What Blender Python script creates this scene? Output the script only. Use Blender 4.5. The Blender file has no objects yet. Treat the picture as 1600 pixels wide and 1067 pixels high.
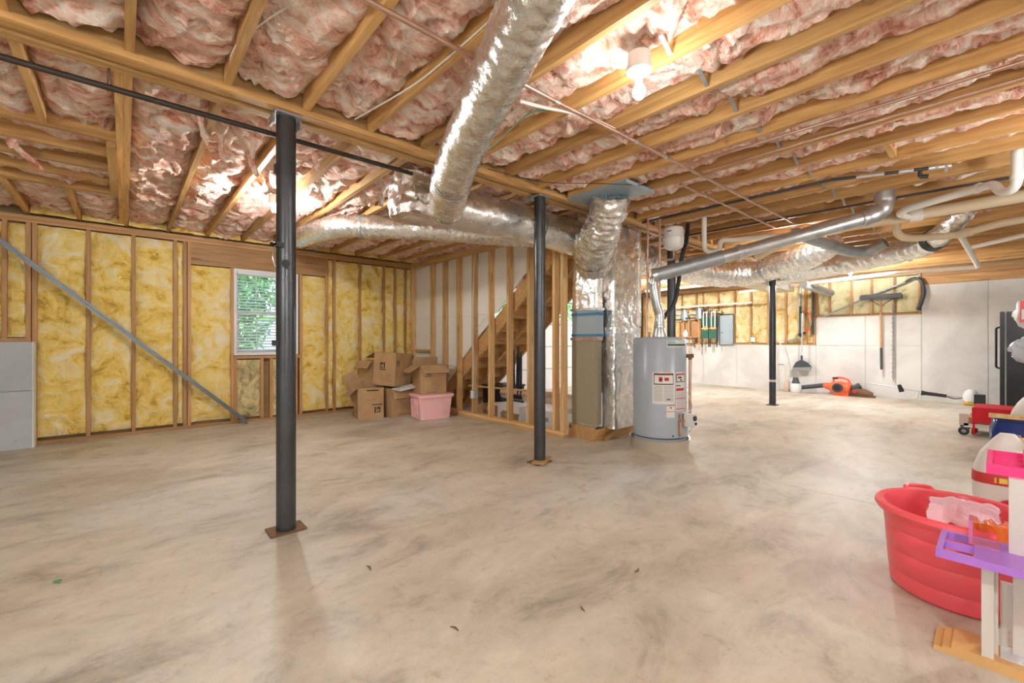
import bpy, math, random
from math import sin, cos, pi, radians as R
from mathutils import Vector, Matrix, noise as NZ
random.seed(7)
S = bpy.context.scene
COL = S.collection

# ---------------------------------------------------------------- camera, world, exposure
cam_d = bpy.data.cameras.new('camera'); cam = bpy.data.objects.new('camera', cam_d); COL.objects.link(cam)
cam.location = (0, 0, 1.16); cam.rotation_euler = (R(90), 0, -R(41.71))
cam_d.sensor_width = 36; cam_d.lens = 15.3; cam_d.shift_y = -0.0006; cam_d.clip_start = .02; cam_d.clip_end = 200
S.camera = cam
S.view_settings.view_transform = 'Standard'; S.view_settings.look = 'None'
S.view_settings.gamma = 1; S.view_settings.use_curve_mapping = False
S.view_settings.exposure = 1.15
w = bpy.data.worlds.new('sky'); S.world = w; w.use_nodes = True
wn = w.node_tree.nodes; wl = w.node_tree.links
sky = wn.new('ShaderNodeTexSky'); sky.sky_type = 'NISHITA'; sky.sun_disc = False
sky.sun_elevation = R(48); sky.sun_rotation = R(200)
wl.new(sky.outputs[0], wn['Background'].inputs[0]); wn['Background'].inputs[1].default_value = .38
sun_d = bpy.data.lights.new('sun', 'SUN'); sun_d.energy = 3.2; sun_d.angle = R(1.0)
sun = bpy.data.objects.new('sun', sun_d); COL.objects.link(sun)
sun.rotation_euler = (R(38), R(-14), 0)          # shines on the trees outside from behind the house
BULB_W = 76

# ---------------------------------------------------------------- materials
def mat(name, base=(.5,.5,.5), rough=.6, metal=0., **kw):
    m = bpy.data.materials.new(name); m.use_nodes = True
    b = m.node_tree.nodes['Principled BSDF']
    b.inputs['Base Color'].default_value = (*base, 1); b.inputs['Roughness'].default_value = rough
    b.inputs['Metallic'].default_value = metal
    for k, v in kw.items(): b.inputs[k].default_value = v
    return m
class NT:
    def __init__(s, m): s.m = m; s.n = m.node_tree.nodes; s.l = m.node_tree.links; s.b = s.n['Principled BSDF']
    def new(s, t, **kw):
        x = s.n.new(t)
        for k, v in kw.items():
            if k.startswith('i_'): x.inputs[k[2:].replace('_', ' ')].default_value = v
            else: setattr(x, k, v)
        return x
    def coord(s, scale=(1,1,1), rnd=0.):
        tc = s.new('ShaderNodeTexCoord'); mp = s.new('ShaderNodeMapping'); mp.inputs['Scale'].default_value = scale
        s.l.new(tc.outputs['Object'], mp.inputs[0])
        if rnd:
            oi = s.new('ShaderNodeObjectInfo'); mu = s.new('ShaderNodeMath', operation='MULTIPLY'); mu.inputs[1].default_value = rnd
            s.l.new(oi.outputs['Random'], mu.inputs[0]); s.l.new(mu.outputs[0], mp.inputs['Location'])
        return mp.outputs[0]
    def noise(s, vec, scale, detail=5, rough=.55, dist=0.):
        x = s.new('ShaderNodeTexNoise'); x.inputs['Scale'].default_value = scale; x.inputs['Detail'].default_value = detail
        x.inputs['Roughness'].default_value = rough; x.inputs['Distortion'].default_value = dist
        s.l.new(vec, x.inputs['Vector']); return x.outputs['Fac']
    def ramp(s, fac, stops):
        x = s.new('ShaderNodeValToRGB'); e = x.color_ramp.elements
        while len(e) < len(stops): e.new(.5)
        for q, (p, c) in zip(e, stops): q.position = p; q.color = (*c, 1)
        s.l.new(fac, x.inputs[0]); return x.outputs[0]
    def mix(s, fac, a, b, mode='MIX'):
        x = s.new('ShaderNodeMix', data_type='RGBA', blend_type=mode)
        if isinstance(fac, float): x.inputs[0].default_value = fac
        else: s.l.new(fac, x.inputs[0])
        for i, v in ((6, a), (7, b)):
            if isinstance(v, tuple): x.inputs[i].default_value = (*v, 1)
            else: s.l.new(v, x.inputs[i])
        return x.outputs[2]
    def bump(s, h, strength=.3, dist=.01):
        x = s.new('ShaderNodeBump'); x.inputs['Strength'].default_value = strength; x.inputs['Distance'].default_value = dist
        s.l.new(h, x.inputs['Height']); s.l.new(x.outputs[0], s.b.inputs['Normal'])
    def color(s, c): s.l.new(c, s.b.inputs['Base Color'])
    def rough(s, fac, a, b):
        x = s.new('ShaderNodeMapRange'); x.inputs[3].default_value = a; x.inputs[4].default_value = b
        s.l.new(fac, x.inputs[0]); s.l.new(x.outputs[0], s.b.inputs['Roughness'])

def wood(name, dark, light, knots=True, var=.22):
    m = mat(name, light, .62); t = NT(m)
    v = t.coord((1.1, 16, 16), 40.)
    g = t.noise(v, 1.6, 6, .6, .6)
    c = t.ramp(g, [(.30, dark), (.52, tuple((a+b)/2 for a, b in zip(dark, light))), (.72, light)])
    if knots:
        v2 = t.coord((1.6, 9, 9), 17.)
        vo = t.new('ShaderNodeTexVoronoi'); vo.inputs['Scale'].default_value = 1.0; t.l.new(v2, vo.inputs['Vector'])
        k = t.ramp(vo.outputs['Distance'], [(.07, (.55,.42,.32)), (.17, (1,1,1))])
        c = t.mix(.75, c, k, 'MULTIPLY')
    oi = t.new('ShaderNodeObjectInfo'); mr = t.new('ShaderNodeMapRange'); mr.inputs[3].default_value = 1-var; mr.inputs[4].default_value = 1+var*.5
    t.l.new(oi.outputs['Random'], mr.inputs[0])
    hs = t.new('ShaderNodeHueSaturation'); t.l.new(mr.outputs[0], hs.inputs['Value']); t.l.new(c, hs.inputs['Color'])
    t.color(hs.outputs[0]); t.bump(g, .15, .004)
    return m
M = {}
M['joist'] = wood('joist_pine', (.40,.20,.055), (.76,.46,.175))
M['stud'] = wood('stud_pine', (.42,.21,.075), (.66,.39,.17))
M['stud_light'] = wood('stair_wall_pine', (.58,.33,.12), (.88,.60,.29))
M['stair'] = wood('stair_wood', (.46,.24,.085), (.72,.43,.17), True, .1)
M['ply'] = wood('plywood', (.50,.28,.10), (.68,.43,.19), False)
M['handle_wood'] = wood('handle_wood', (.55,.30,.12), (.75,.48,.24), False)
M['osb'] = wood('subfloor', (.30,.18,.08), (.45,.30,.15), False)

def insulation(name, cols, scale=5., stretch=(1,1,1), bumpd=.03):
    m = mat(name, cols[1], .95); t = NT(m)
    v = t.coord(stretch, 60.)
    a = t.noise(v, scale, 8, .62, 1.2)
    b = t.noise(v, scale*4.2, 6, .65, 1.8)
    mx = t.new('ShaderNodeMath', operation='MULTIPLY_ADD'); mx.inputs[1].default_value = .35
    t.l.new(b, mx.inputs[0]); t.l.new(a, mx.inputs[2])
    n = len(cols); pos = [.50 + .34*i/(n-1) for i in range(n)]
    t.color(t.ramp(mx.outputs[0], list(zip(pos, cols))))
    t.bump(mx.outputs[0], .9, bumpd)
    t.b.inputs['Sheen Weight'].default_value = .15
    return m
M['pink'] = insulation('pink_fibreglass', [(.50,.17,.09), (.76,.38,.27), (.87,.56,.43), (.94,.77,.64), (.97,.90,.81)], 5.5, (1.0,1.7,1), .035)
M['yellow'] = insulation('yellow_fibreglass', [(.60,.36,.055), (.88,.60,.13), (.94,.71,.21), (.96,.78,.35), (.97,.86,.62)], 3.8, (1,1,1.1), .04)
M['yellow_far'] = insulation('tan_fibreglass', [(.45,.30,.09), (.78,.57,.22), (.86,.69,.36), (.92,.82,.58)], 4.0, (1,1,.9), .03)
M['yellow_stained'] = insulation('stained_fibreglass', [(.22,.20,.14), (.50,.42,.20), (.72,.60,.30), (.82,.72,.42)], 6.0, (1,1,.8), .02)
M['yellow_green'] = insulation('pale_fibreglass', [(.42,.42,.24), (.66,.62,.34), (.76,.72,.45), (.84,.78,.55)], 4.0, (1,1,.8), .02)

def concrete_floor():
    m = mat('concrete_floor', (.5,.45,.38), .5); t = NT(m)
    v = t.coord((1,1,1)); vs = t.coord((.7,1.3,1))
    a = t.noise(v, .35, 3, .5, .3); b = t.noise(vs, 2.1, 9, .72, .5); c = t.noise(v, 60, 4, .65); d = t.noise(v, 9, 8, .75, .4); e = t.noise(vs, .9, 6, .6, .8)
    c1 = t.ramp(a, [(.36, (.575,.51,.40)), (.52, (.60,.565,.475)), (.66, (.615,.61,.565))])
    cc = t.mix(1., c1, t.ramp(b, [(.32, (.60,.575,.55)), (.46, (.95,.945,.93)), (.66, (1.14,1.14,1.14))]), 'MULTIPLY')
    cc = t.mix(.8, cc, t.ramp(e, [(.34, (.74,.70,.65)), (.50, (1,1,1)), (.72, (1.07,1.08,1.09))]), 'MULTIPLY')
    cc = t.mix(.7, cc, t.ramp(d, [(.32, (.66,.62,.57)), (.43, (.98,.98,.98)), (.72, (1.10,1.10,1.10))]), 'MULTIPLY')
    cc = t.mix(.6, cc, t.ramp(c, [(.28, (.66,.65,.64)), (.42, (1,1,1))]), 'MULTIPLY')
    t.color(cc); t.rough(b, .36, .60); t.bump(d, .10, .003)
    return m
M['floor'] = concrete_floor()
def concrete_wall(name, base, pit=.8):
    m = mat(name, base, .85); t = NT(m); v = t.coord((1,1,1))
    a = t.noise(v, 1.4, 6, .6, .5); p = t.noise(v, 26, 5, .7)
    lo = tuple(x*.82 for x in base); hi = tuple(min(1, x*1.08) for x in base)
    c = t.ramp(a, [(.3, lo), (.65, hi)])
    c = t.mix(pit, c, t.ramp(p, [(.27, (.62,.62,.62)), (.36, (1,1,1))]), 'MULTIPLY')
    t.color(c); t.bump(p, .25, .004); return m
M['concrete'] = concrete_wall('wall_concrete', (.74,.74,.71))
M['concrete_dark'] = concrete_wall('step_concrete', (.50,.54,.56))
def foil(name, base=(.86,.86,.84), sc=10, rough=.24, bd=.02, stretch=(1,1,1)):
    m = mat(name, base, rough, .96); t = NT(m); v = t.coord(stretch, 9.)
    x = t.new('ShaderNodeTexNoise', noise_type='RIDGED_MULTIFRACTAL'); x.inputs['Scale'].default_value = sc; x.inputs['Detail'].default_value = 4
    x.inputs['Roughness'].default_value = .5; x.inputs['Distortion'].default_value = .9; t.l.new(v, x.inputs['Vector'])
    a = t.noise(v, sc*2.4, 4, .6, .8)
    mx = t.new('ShaderNodeMath', operation='MULTIPLY_ADD'); mx.inputs[1].default_value = .35; t.l.new(x.outputs['Fac'], mx.inputs[0]); t.l.new(a, mx.inputs[2])
    t.bump(mx.outputs[0], .38, bd); t.rough(a, rough-.04, rough+.14)
    return m
M['foil'] = foil('foil_wrap', sc=6)
M['foil_warm'] = foil('foil_sheet', (.82,.78,.74), 6, .24, .03)
M['foil_fine'] = foil('foil_flex', (.86,.85,.82), 13, .22, .014)
def steel(name, base, rough, metal=.9, n=8):
    m = mat(name, base, rough, metal); t = NT(m); v = t.coord((1,1,1), 7.)
    a = t.noise(v, n, 5, .6); t.color(t.ramp(a, [(.3, tuple(x*.75 for x in base)), (.7, tuple(min(1,x*1.15) for x in base))])); t.rough(a, rough-.08, rough+.12)
    return m
M['galv'] = steel('galvanised_steel', (.60,.62,.63), .30)
M['galv_dull'] = steel('dull_galvanised_steel', (.42,.46,.48), .45, .8)
M['black_steel'] = steel('dark_steel_column', (.085,.09,.098), .32, .75, 3)
M['pipe_brown'] = steel('dark_iron_pipe', (.05,.038,.03), .5, .4)
M['iron'] = steel('black_iron_pipe', (.06,.06,.06), .4, .6)
M['copper'] = steel('copper_pipe', (.58,.38,.28), .36, .8)
M['track'] = steel('track_steel', (.22,.24,.25), .4, .7)
M['rust'] = mat('rusty_plate', (.20,.11,.06), .7, .3)
M['pvc'] = mat('white_pvc', (.80,.76,.68), .35)
M['pvc_tan'] = mat('weathered_pvc', (.68,.55,.36), .4)
M['white'] = mat('white_paint', (.82,.82,.80), .45)
M['porcelain'] = mat('porcelain', (.78,.76,.72), .3)
M['white_plastic'] = mat('white_plastic', (.80,.80,.80), .35)
M['vinyl'] = mat('white_vinyl', (.85,.86,.87), .35)
M['drywall'] = mat('drywall_back', (.86,.83,.76), .9)
M['door'] = mat('garage_door_white', (.84,.86,.88), .5)
M['tank'] = mat('water_heater_grey', (.40,.46,.52), .28)
M['pan'] = mat('drain_pan_metal', (.62,.56,.46), .4, .5)
M['furnace'] = mat('furnace_brown', (.33,.29,.20), .5)
M['tape'] = mat('blue_tape', (.07,.22,.38), .5)
M['black'] = mat('black_plastic', (.018,.02,.022), .4)
M['dark'] = mat('dark_grey_plastic', (.05,.065,.075), .5)
M['grey'] = mat('grey_plastic', (.30,.31,.31), .45)
M['panel'] = mat('panel_grey_paint', (.36,.44,.49), .45)
M['card'] = None
def cardboard():
    m = mat('cardboard', (.52,.35,.19), .8); t = NT(m); v = t.coord((1,1,1), 5.)
    a = t.noise(v, 5, 5, .6); t.color(t.ramp(a, [(.3, (.41,.25,.115)), (.7, (.53,.34,.175))])); return m
M['card'] = cardboard()
M['ink'] = mat('black_print', (.03,.025,.02), .7)
M['ink_soft'] = mat('brown_print', (.26,.17,.09), .8)
M['tote'] = mat('pink_tote_plastic', (.98,.58,.58), .35)
M['tub'] = mat('coral_tub_plastic', (.95,.125,.155), .3)
M['tub'].node_tree.nodes['Principled BSDF'].inputs['Subsurface Weight'].default_value = 0.0
M['purple'] = mat('purple_plastic', (.46,.20,.74), .35)
M['hotpink'] = mat('hot_pink_plastic', (.93,.05,.26), .35)
M['palepink'] = mat('pale_pink_plastic', (.93,.64,.72), .4)
M['pink_clear'] = mat('translucent_pink_plastic', (.95,.30,.62), .2); M['pink_clear'].node_tree.nodes['Principled BSDF'].inputs['Transmission Weight'].default_value = .4
M['orange_film'] = mat('orange_film', (.95,.20,.02), .3); M['orange_film'].node_tree.nodes['Principled BSDF'].inputs['Transmission Weight'].default_value = .2
M['lime'] = mat('lime_plastic', (.66,.66,.07), .4)
M['tan_plastic'] = mat('tan_plastic', (.72,.43,.17), .45)
M['offwhite'] = mat('offwhite_plastic', (.72,.68,.62), .45)
M['orange'] = mat('orange_plastic', (.85,.13,.04), .35)
M['red'] = mat('red_fabric', (.62,.015,.03), .85)
M['redprint'] = mat('red_print', (.58,.03,.03), .5)
M['yellowprint'] = mat('yellow_print', (.85,.60,.08), .5)
M['blueprint'] = mat('navy_print', (.02,.035,.15), .5)
M['greenprint'] = mat('green_print', (.01,.10,.06), .5)
M['orangeprint'] = mat('orange_print', (.75,.25,.05), .5)
M['greytext'] = mat('grey_print', (.35,.35,.35), .6)
M['paper'] = mat('label_paper', (.76,.75,.72), .5)
M['bag_white'] = mat('white_bag_film', (.72,.68,.64), .4)
M['bag_blue'] = mat('blue_bag_film', (.012,.03,.17), .22)
M['bag_clear'] = mat('grey_bag_film', (.62,.66,.70), .25); M['bag_clear'].node_tree.nodes['Principled BSDF'].inputs['Transmission Weight'].default_value = .2
M['fridge'] = mat('black_fridge_enamel', (.014,.018,.022), .3)
M['gasket'] = mat('grey_gasket', (.42,.44,.45), .5)
M['green'] = mat('green_fabric', (.03,.13,.09), .8)
M['green_wire'] = mat('green_wire', (.10,.32,.16), .4)
M['redp'] = mat('red_paint', (.75,.06,.06), .35)
M['cable'] = mat('white_cable', (.78,.74,.66), .45)
M['vinylroll'] = mat('rolled_vinyl', (.62,.50,.40), .4)
M['leaf'] = mat('leaves', (.13,.34,.09), .6); M['bark'] = mat('bark', (.16,.11,.07), .9)
M['grass'] = mat('lawn', (.10,.26,.05), .9)
M['siding'] = mat('siding', (.75,.77,.78), .7)
def glass():
    m = mat('window_glass', (1,1,1), .02); b = m.node_tree.nodes['Principled BSDF']
    b.inputs['Transmission Weight'].default_value = 1; b.inputs['IOR'].default_value = 1.45; return m
M['glass'] = glass()
def emit(name, c, s):
    m = mat(name, (.9,.9,.9), .4); b = m.node_tree.nodes['Principled BSDF']
    b.inputs['Emission Color'].default_value = (*c, 1); b.inputs['Emission Strength'].default_value = s; return m
M['bulb'] = emit('lit_bulb', (1,.96,.9), 14)

# ---------------------------------------------------------------- mesh helpers
class MB:
    def __init__(s): s.v = []; s.f = []
    def add(s, vs, fs):
        o = len(s.v); s.v += [tuple(p) for p in vs]; s.f += [tuple(i+o for i in f) for f in fs]; return s
    def box(s, x0, x1, y0, y1, z0, z1, m=None):
        vs = [Vector((x, y, z)) for z in (z0, z1) for y in (y0, y1) for x in (x0, x1)]
        if m: vs = [m @ v for v in vs]
        return s.add(vs, [(0,2,3,1), (4,5,7,6), (0,1,5,4), (2,6,7,3), (0,4,6,2), (1,3,7,5)])
    def cbox(s, c, d, m=None):
        x, y, z = c; a, b, e = (q/2 for q in d)
        return s.box(x-a, x+a, y-b, y+b, z-e, z+e, m)
    def poly(s, pts, th, m=None):          # flat polygon in xz-plane given thickness along y, or any via m
        n = len(pts); vs = [Vector((x, 0, z)) for x, z in pts] + [Vector((x, th, z)) for x, z in pts]
        if m: vs = [m @ v for v in vs]
        return s.add(vs, [tuple(range(n)), tuple(range(2*n-1, n-1, -1))] + [(i, i+n, (i+1)%n+n, (i+1)%n) for i in range(n)])
    def tube(s, path, r, n=14, caps=True, nz=0., nf=6., sub=0, seed=0., ridge=0., rf=0.):
        P = [Vector(p) for p in path]
        if sub: P, r = smooth_path(P, r, sub)
        rs = r if isinstance(r, (list, tuple)) else [r]*len(P)
        T = []
        for i in range(len(P)):
            a = P[max(i-1, 0)]; b = P[min(i+1, len(P)-1)]; T.append((b-a).normalized())
        up = Vector((0,0,1)) if abs(T[0].z) < .9 else Vector((1,0,0))
        N = T[0].cross(up).normalized(); vs = []; L = 0
        for i, p in enumerate(P):
            if i:
                q = T[i-1].rotation_difference(T[i]); N = q @ N; N = (N - T[i]*N.dot(T[i])).normalized(); L += (P[i]-P[i-1]).length
            B = T[i].cross(N)
            for k in range(n):
                a = 2*pi*k/n; d = N*cos(a) + B*sin(a); rr = rs[i]
                if nz:
                    q = (p + d*rr)*nf + Vector((seed, 0, 0))
                    rr += nz*(NZ.noise(q) + .35*(1-2.6*abs(NZ.noise(q*2.1+Vector((NZ.noise(q*1.3)*.8,0,0))))) + .12*NZ.noise(q*4.7))
                if ridge: rr += ridge*sin(L*rf + .7*sin(a*2))
                vs.append(p + d*rr)
        m = len(P); fs = [(i*n+k, i*n+(k+1)%n, (i+1)*n+(k+1)%n, (i+1)*n+k) for i in range(m-1) for k in range(n)]
        if caps: fs += [tuple(range(n-1, -1, -1)), tuple((m-1)*n+k for k in range(n))]
        return s.add(vs, fs)
    def lathe(s, prof, c=(0,0,0), n=24, m=None):
        vs = []
        for r, z in prof:
            for k in range(n):
                a = 2*pi*k/n; v = Vector((r*cos(a), r*sin(a), z))
                if m: v = m @ v
                vs.append(v + Vector(c))
        q = len(prof); fs = [(i*n+k, i*n+(k+1)%n, (i+1)*n+(k+1)%n, (i+1)*n+k) for i in range(q-1) for k in range(n)]
        if prof[0][0] > 1e-6: fs.append(tuple(range(n-1, -1, -1)))
        if prof[-1][0] > 1e-6: fs.append(tuple((q-1)*n+k for k in range(n)))
        return s.add(vs, fs)
    def arc_patch(s, c, r, a0, a1, z0, z1, n=6):
        vs = []
        for i in range(n+1):
            a = a0+(a1-a0)*i/n
            for z in (z0, z1): vs.append((c[0]+r*cos(a), c[1]+r*sin(a), z))
        return s.add(vs, [(2*i, 2*i+2, 2*i+3, 2*i+1) for i in range(n)])
    def grid(s, fn, nu, nv):
        vs = [fn(i/(nu-1), j/(nv-1)) for j in range(nv) for i in range(nu)]
        return s.add(vs, [(j*nu+i, j*nu+i+1, (j+1)*nu+i+1, (j+1)*nu+i) for j in range(nv-1) for i in range(nu-1)])
def smooth_path(P, r, sub):
    rs = r if isinstance(r, (list, tuple)) else [r]*len(P); out = []; ro = []
    for i in range(len(P)-1):
        a = P[max(i-1,0)]; b = P[i]; c = P[i+1]; d = P[min(i+2, len(P)-1)]
        for k in range(sub):
            t = k/sub
            out.append(.5*((2*b) + (c-a)*t + (2*a-5*b+4*c-d)*t*t + (3*b-a-3*c+d)*t**3)); ro.append(rs[i]*(1-t)+rs[i+1]*t)
    out.append(P[-1]); ro.append(rs[-1]); return out, ro
def bend(pts, rad, n=6):                   # round the corners of a polyline
    P = [Vector(p) for p in pts]; out = [P[0]]
    for i in range(1, len(P)-1):
        a = (P[i-1]-P[i]); b = (P[i+1]-P[i]); d = min(rad, a.length*.48, b.length*.48)
        p = P[i]+a.normalized()*d; q = P[i]+b.normalized()*d
        for k in range(n+1):
            t = k/n; out.append(p*(1-t)**2 + P[i]*2*t*(1-t) + q*t*t)
    out.append(P[-1]); return out
def link(o, parent=None):
    COL.objects.link(o)
    if parent: o.parent = parent
    return o
def mesh(mb, m, smooth=False, name='mesh'):
    me = bpy.data.meshes.new(name); me.from_pydata(mb.v, [], mb.f)
    me.validate()
    if m: me.materials.append(M[m])
    if smooth:
        me.polygons.foreach_set('use_smooth', [True]*len(me.polygons))
        try: me.set_sharp_from_angle(angle=R(42))
        except Exception: pass
    return me
def obj(name, mb, m, parent=None, smooth=False, loc=(0,0,0), label=None):
    o = bpy.data.objects.new(name, mesh(mb, m, smooth, name)); o.location = loc
    if label: o['label'] = label
    return link(o, parent)
def tag(o, label, cat, group=None, kind=None):
    o['label'] = label; o['category'] = cat
    if group: o['group'] = group
    if kind: o['kind'] = kind
    return o
def thing(name, label, cat, loc=(0,0,0), rz=0., group=None):
    o = bpy.data.objects.new(name, None); o.location = loc; o.rotation_euler = (0, 0, rz); o.empty_display_size = .1
    return tag(link(o), label, cat, group)
def struct(name, mb, m, smooth=False, label=None):
    o = obj(name, mb, m, None, smooth); o['kind'] = 'structure'
    if label: o['label'] = label
    return o
_bc = {}
def board(name, p0, p1, w, h, m, parent=None, side=None, off=(0,0,0)):
    """a board from p0 to p1 (centre line); w across 'side' direction, h across the third direction"""
    p0 = Vector(p0)-Vector(off); p1 = Vector(p1)-Vector(off); d = p1-p0; L = d.length; x = d.normalized()
    if side is None: side = Vector((0,0,1)).cross(x) if abs(x.z) < .95 else Vector((0,1,0))
    y = Vector(side); y = (y - x*y.dot(x)).normalized(); z = x.cross(y)
    key = (round(L,3), round(w,4), round(h,4), m)
    if key not in _bc:
        b = MB().box(-L/2, L/2, -w/2, w/2, -h/2, h/2); _bc[key] = mesh(b, m, False, name)
    o = bpy.data.objects.new(name, _bc[key])
    mt = Matrix((x, y, z)).transposed().to_4x4(); mt.translation = (p0+p1)/2
    o.matrix_local = mt
    return link(o, parent)
def fbm(p, o=4):
    a = 1.; s = 0.
    for _ in range(o): s += a*NZ.noise(p); p = p*2.1 + Vector((3.1,1.7,9.2)); a *= .52
    return s
def rel(t, pts): return [Vector(p)-t.location for p in pts]

# ---------------------------------------------------------------- room shell
JB = 2.57; JD = .235; XL, XR, YF, YB = -3.3, 11.6, -1.30, 7.15
SP = .406
floor = struct('floor', MB().box(XL-.2, XR+.2, YF-.2, YB+.5, -.30, -.10), 'floor')
obj('slab', MB().box(XL-.2, 3.982, YF-.2, YB+.5, -.10, 0), 'floor', floor)
obj('slab', MB().box(3.988, XR+.2, YF-.2, YB+.5, -.10, 0), 'floor', floor)
ceiling = struct('ceiling', MB().box(XL-.2, XR+.3, YF-.2, YB+.2, JB+JD, JB+JD+.02), 'osb')
zc = JB+JD/2
for k in range(-8, 29):
    x = .02+SP*k
    board('floor_joist', (x, YF, zc), (x, 2.828, zc), .038, JD, 'joist', ceiling)
    if k >= 1 and not 10 <= k <= 12:
        board('floor_joist', (x, 3.064, zc), (x, YB+.08, zc), .038, JD, 'joist', ceiling)
for k in (10, 11, 12): board('floor_joist', (.02+SP*k, 6.05, zc), (.02+SP*k, YB+.08, zc), .038, JD, 'joist', ceiling)
for dx in (-.023, .016): board('floor_joist', (dx, 3.064, zc), (dx, YB+.08, zc), .038, JD, 'joist', ceiling)
# framed bay on the left: two headers and joists that run the other way
for dy in (0, .04): board('header', (-.043, 4.13+dy, zc), (XL, 4.13+dy, zc), .038, JD, 'joist', ceiling)
for dy in (0, .04): board('header', (-.043, 5.68+dy, zc), (XL, 5.68+dy, zc), .038, JD, 'joist', ceiling)
for y in (4.55, 4.93, 5.31): board('floor_joist', (-.095, y, zc), (XL, y, zc), .038, JD, 'joist', ceiling)
board('ledger_strip', (-.07, 4.19, JB+.03), (-.07, 5.64, JB+.03), .05, .14, 'joist', ceiling)
for x in (-.39, -.80, -1.2, -1.6, -2.0, -2.4, -2.8):
    board('floor_joist', (x, 3.064, zc), (x, 4.11, zc), .038, JD, 'joist', ceiling)
    board('floor_joist', (x, 5.72, zc), (x, YB+.08, zc), .038, JD, 'joist', ceiling)
# blocking seen between joists
for (x, y) in ((4.28, .55), (.64, .30)):
    board('blocking', (x-.17, y, zc-.03), (x+.17, y, zc-.03), .038, .16, 'joist', ceiling)

def batt(x0, x1, y0, y1, z, seed, m='pink', amp=1., res=.024, along='y'):
    nx = max(6, int((x1-x0)/res)); ny = max(6, int((y1-y0)/res))
    sd = Vector((seed*7.31, seed*3.7, seed*1.9))
    def fn(u, v):
        x = x0+(x1-x0)*u; y = y0+(y1-y0)*v; a = u if along == 'y' else v
        p = Vector((x, y, 0))*2.2 + sd
        wv = Vector((NZ.noise(p*1.3), NZ.noise(p*1.3+Vector((5,5,5))), 0))*.6
        h = .045*fbm(p+wv, 3)
        q = (Vector((x*6.5, y*3.4, 0)) if along == 'y' else Vector((x*3.4, y*6.5, 0))) + sd + wv*1.6
        h += .030*(1-2.4*abs(fbm(q, 4)))
        h += .014*fbm(q*2.7, 3)
        e = min(a, 1-a)*2
        dome = .045*(1-(1-min(1, e*1.7))**2) - .018
        return (x, y, z - amp*h - dome)
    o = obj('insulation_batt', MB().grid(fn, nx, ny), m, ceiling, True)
    return o
sd = 0
for k in range(-3, 28):
    x0 = .02+SP*k+.019; x1 = x0+SP-.038; sd += 1
    zz = 2.66 if x0 < 1.6 else (2.67 if x0 < 4.5 else 2.69)
    rs = .02 if x0 < 4 else .034
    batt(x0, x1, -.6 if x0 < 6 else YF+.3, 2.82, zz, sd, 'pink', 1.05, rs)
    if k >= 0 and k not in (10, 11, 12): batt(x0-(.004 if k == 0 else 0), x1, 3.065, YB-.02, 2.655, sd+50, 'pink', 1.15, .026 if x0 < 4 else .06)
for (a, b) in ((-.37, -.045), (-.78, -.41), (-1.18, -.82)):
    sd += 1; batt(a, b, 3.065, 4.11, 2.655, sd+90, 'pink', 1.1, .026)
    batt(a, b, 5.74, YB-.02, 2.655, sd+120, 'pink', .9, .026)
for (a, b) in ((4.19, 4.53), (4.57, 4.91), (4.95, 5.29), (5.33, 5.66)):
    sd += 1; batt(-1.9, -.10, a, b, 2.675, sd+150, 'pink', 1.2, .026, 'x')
# yellow batt ends packed on the plate above the window wall
for k in range(-2, 10):
    x0 = .02+SP*k+.022; x1 = x0+SP-.044
    def fn(u, v, x0=x0, x1=x1, k=k):
        x = x0+(x1-x0)*u; p = Vector((x*5, v*2, k*3.3)); 
        return (x, 7.06+.05*v+.018*fbm(p, 3), 2.56+.13*v+.01*NZ.noise(p*2))
    obj('insulation_batt', MB().grid(fn, 14, 6), 'yellow', ceiling, True)
# torn strands of fibreglass hanging from the batts
for (x, y, z, dx, dy, L) in ((.36, 3.45, 2.62, .05, .06, .16), (.52, 3.75, 2.62, .02, .04, .12), (.70, 3.55, 2.62, -.02, .05, .2), (.74, 3.95, 2.61, .05, -.02, .15),
                             (-.62, 4.75, 2.60, .16, .05, .16), (-.58, 4.60, 2.62, -.02, .04, .1), (.93, 4.3, 2.62, .05, .05, .12), (.3, 4.4, 2.62, .03, .05, .1), (1.12, 3.6, 2.62, .04, .04, .1),
                             (2.2, 1.9, 2.64, .03, .03, .09), (3.0, 1.25, 2.64, .02, .05, .1), (3.3, .9, 2.64, .04, .02, .1)):
    pts = [(x, y, z+.03), (x+dx*.3, y+dy*.4, z-L*.3), (x+dx*.8, y+dy*.7, z-L*.75), (x+dx, y+dy, z-L)]
    obj('insulation_strand', MB().tube(pts, [.026, .018, .02, .006], 8, nz=.009, nf=30, sub=5, seed=x), 'pink', ceiling, True)
# steel bridging straps crossing each bay
for k in range(4, 26):
    x0 = .02+SP*k
    for s in (0, 1):
        y = 1.09+.05*s
        a = (x0+.022, y, JB+.012 if s else JB+JD-.03); b = (x0+SP-.022, y, JB+JD-.03 if s else JB+.012)
        if k == 4 and s == 1: continue
        board('bridging_strap', a, b, .02, .0025, 'galv_dull', ceiling, side=(0,1,0))

# ---------------------------------------------------------------- main beam
bm = thing('support_beam', 'long built-up wooden beam of nailed planks resting on the steel columns', 'beam', (XL, 2.83, 2.54))
for i in range(4):
    zz = 2.674+(.004, .016, .002, .012)[i]; board('ply', (XL, 2.891+.048*i, zz), (XR, 2.891+.048*i, zz), .038, .264+.0002*i, 'joist', bm, off=bm.location)
    
board('ledger_strip', (XL, 2.848, 2.558), (XR, 2.848, 2.558), .038, .036, 'joist', bm, off=bm.location)

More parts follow.
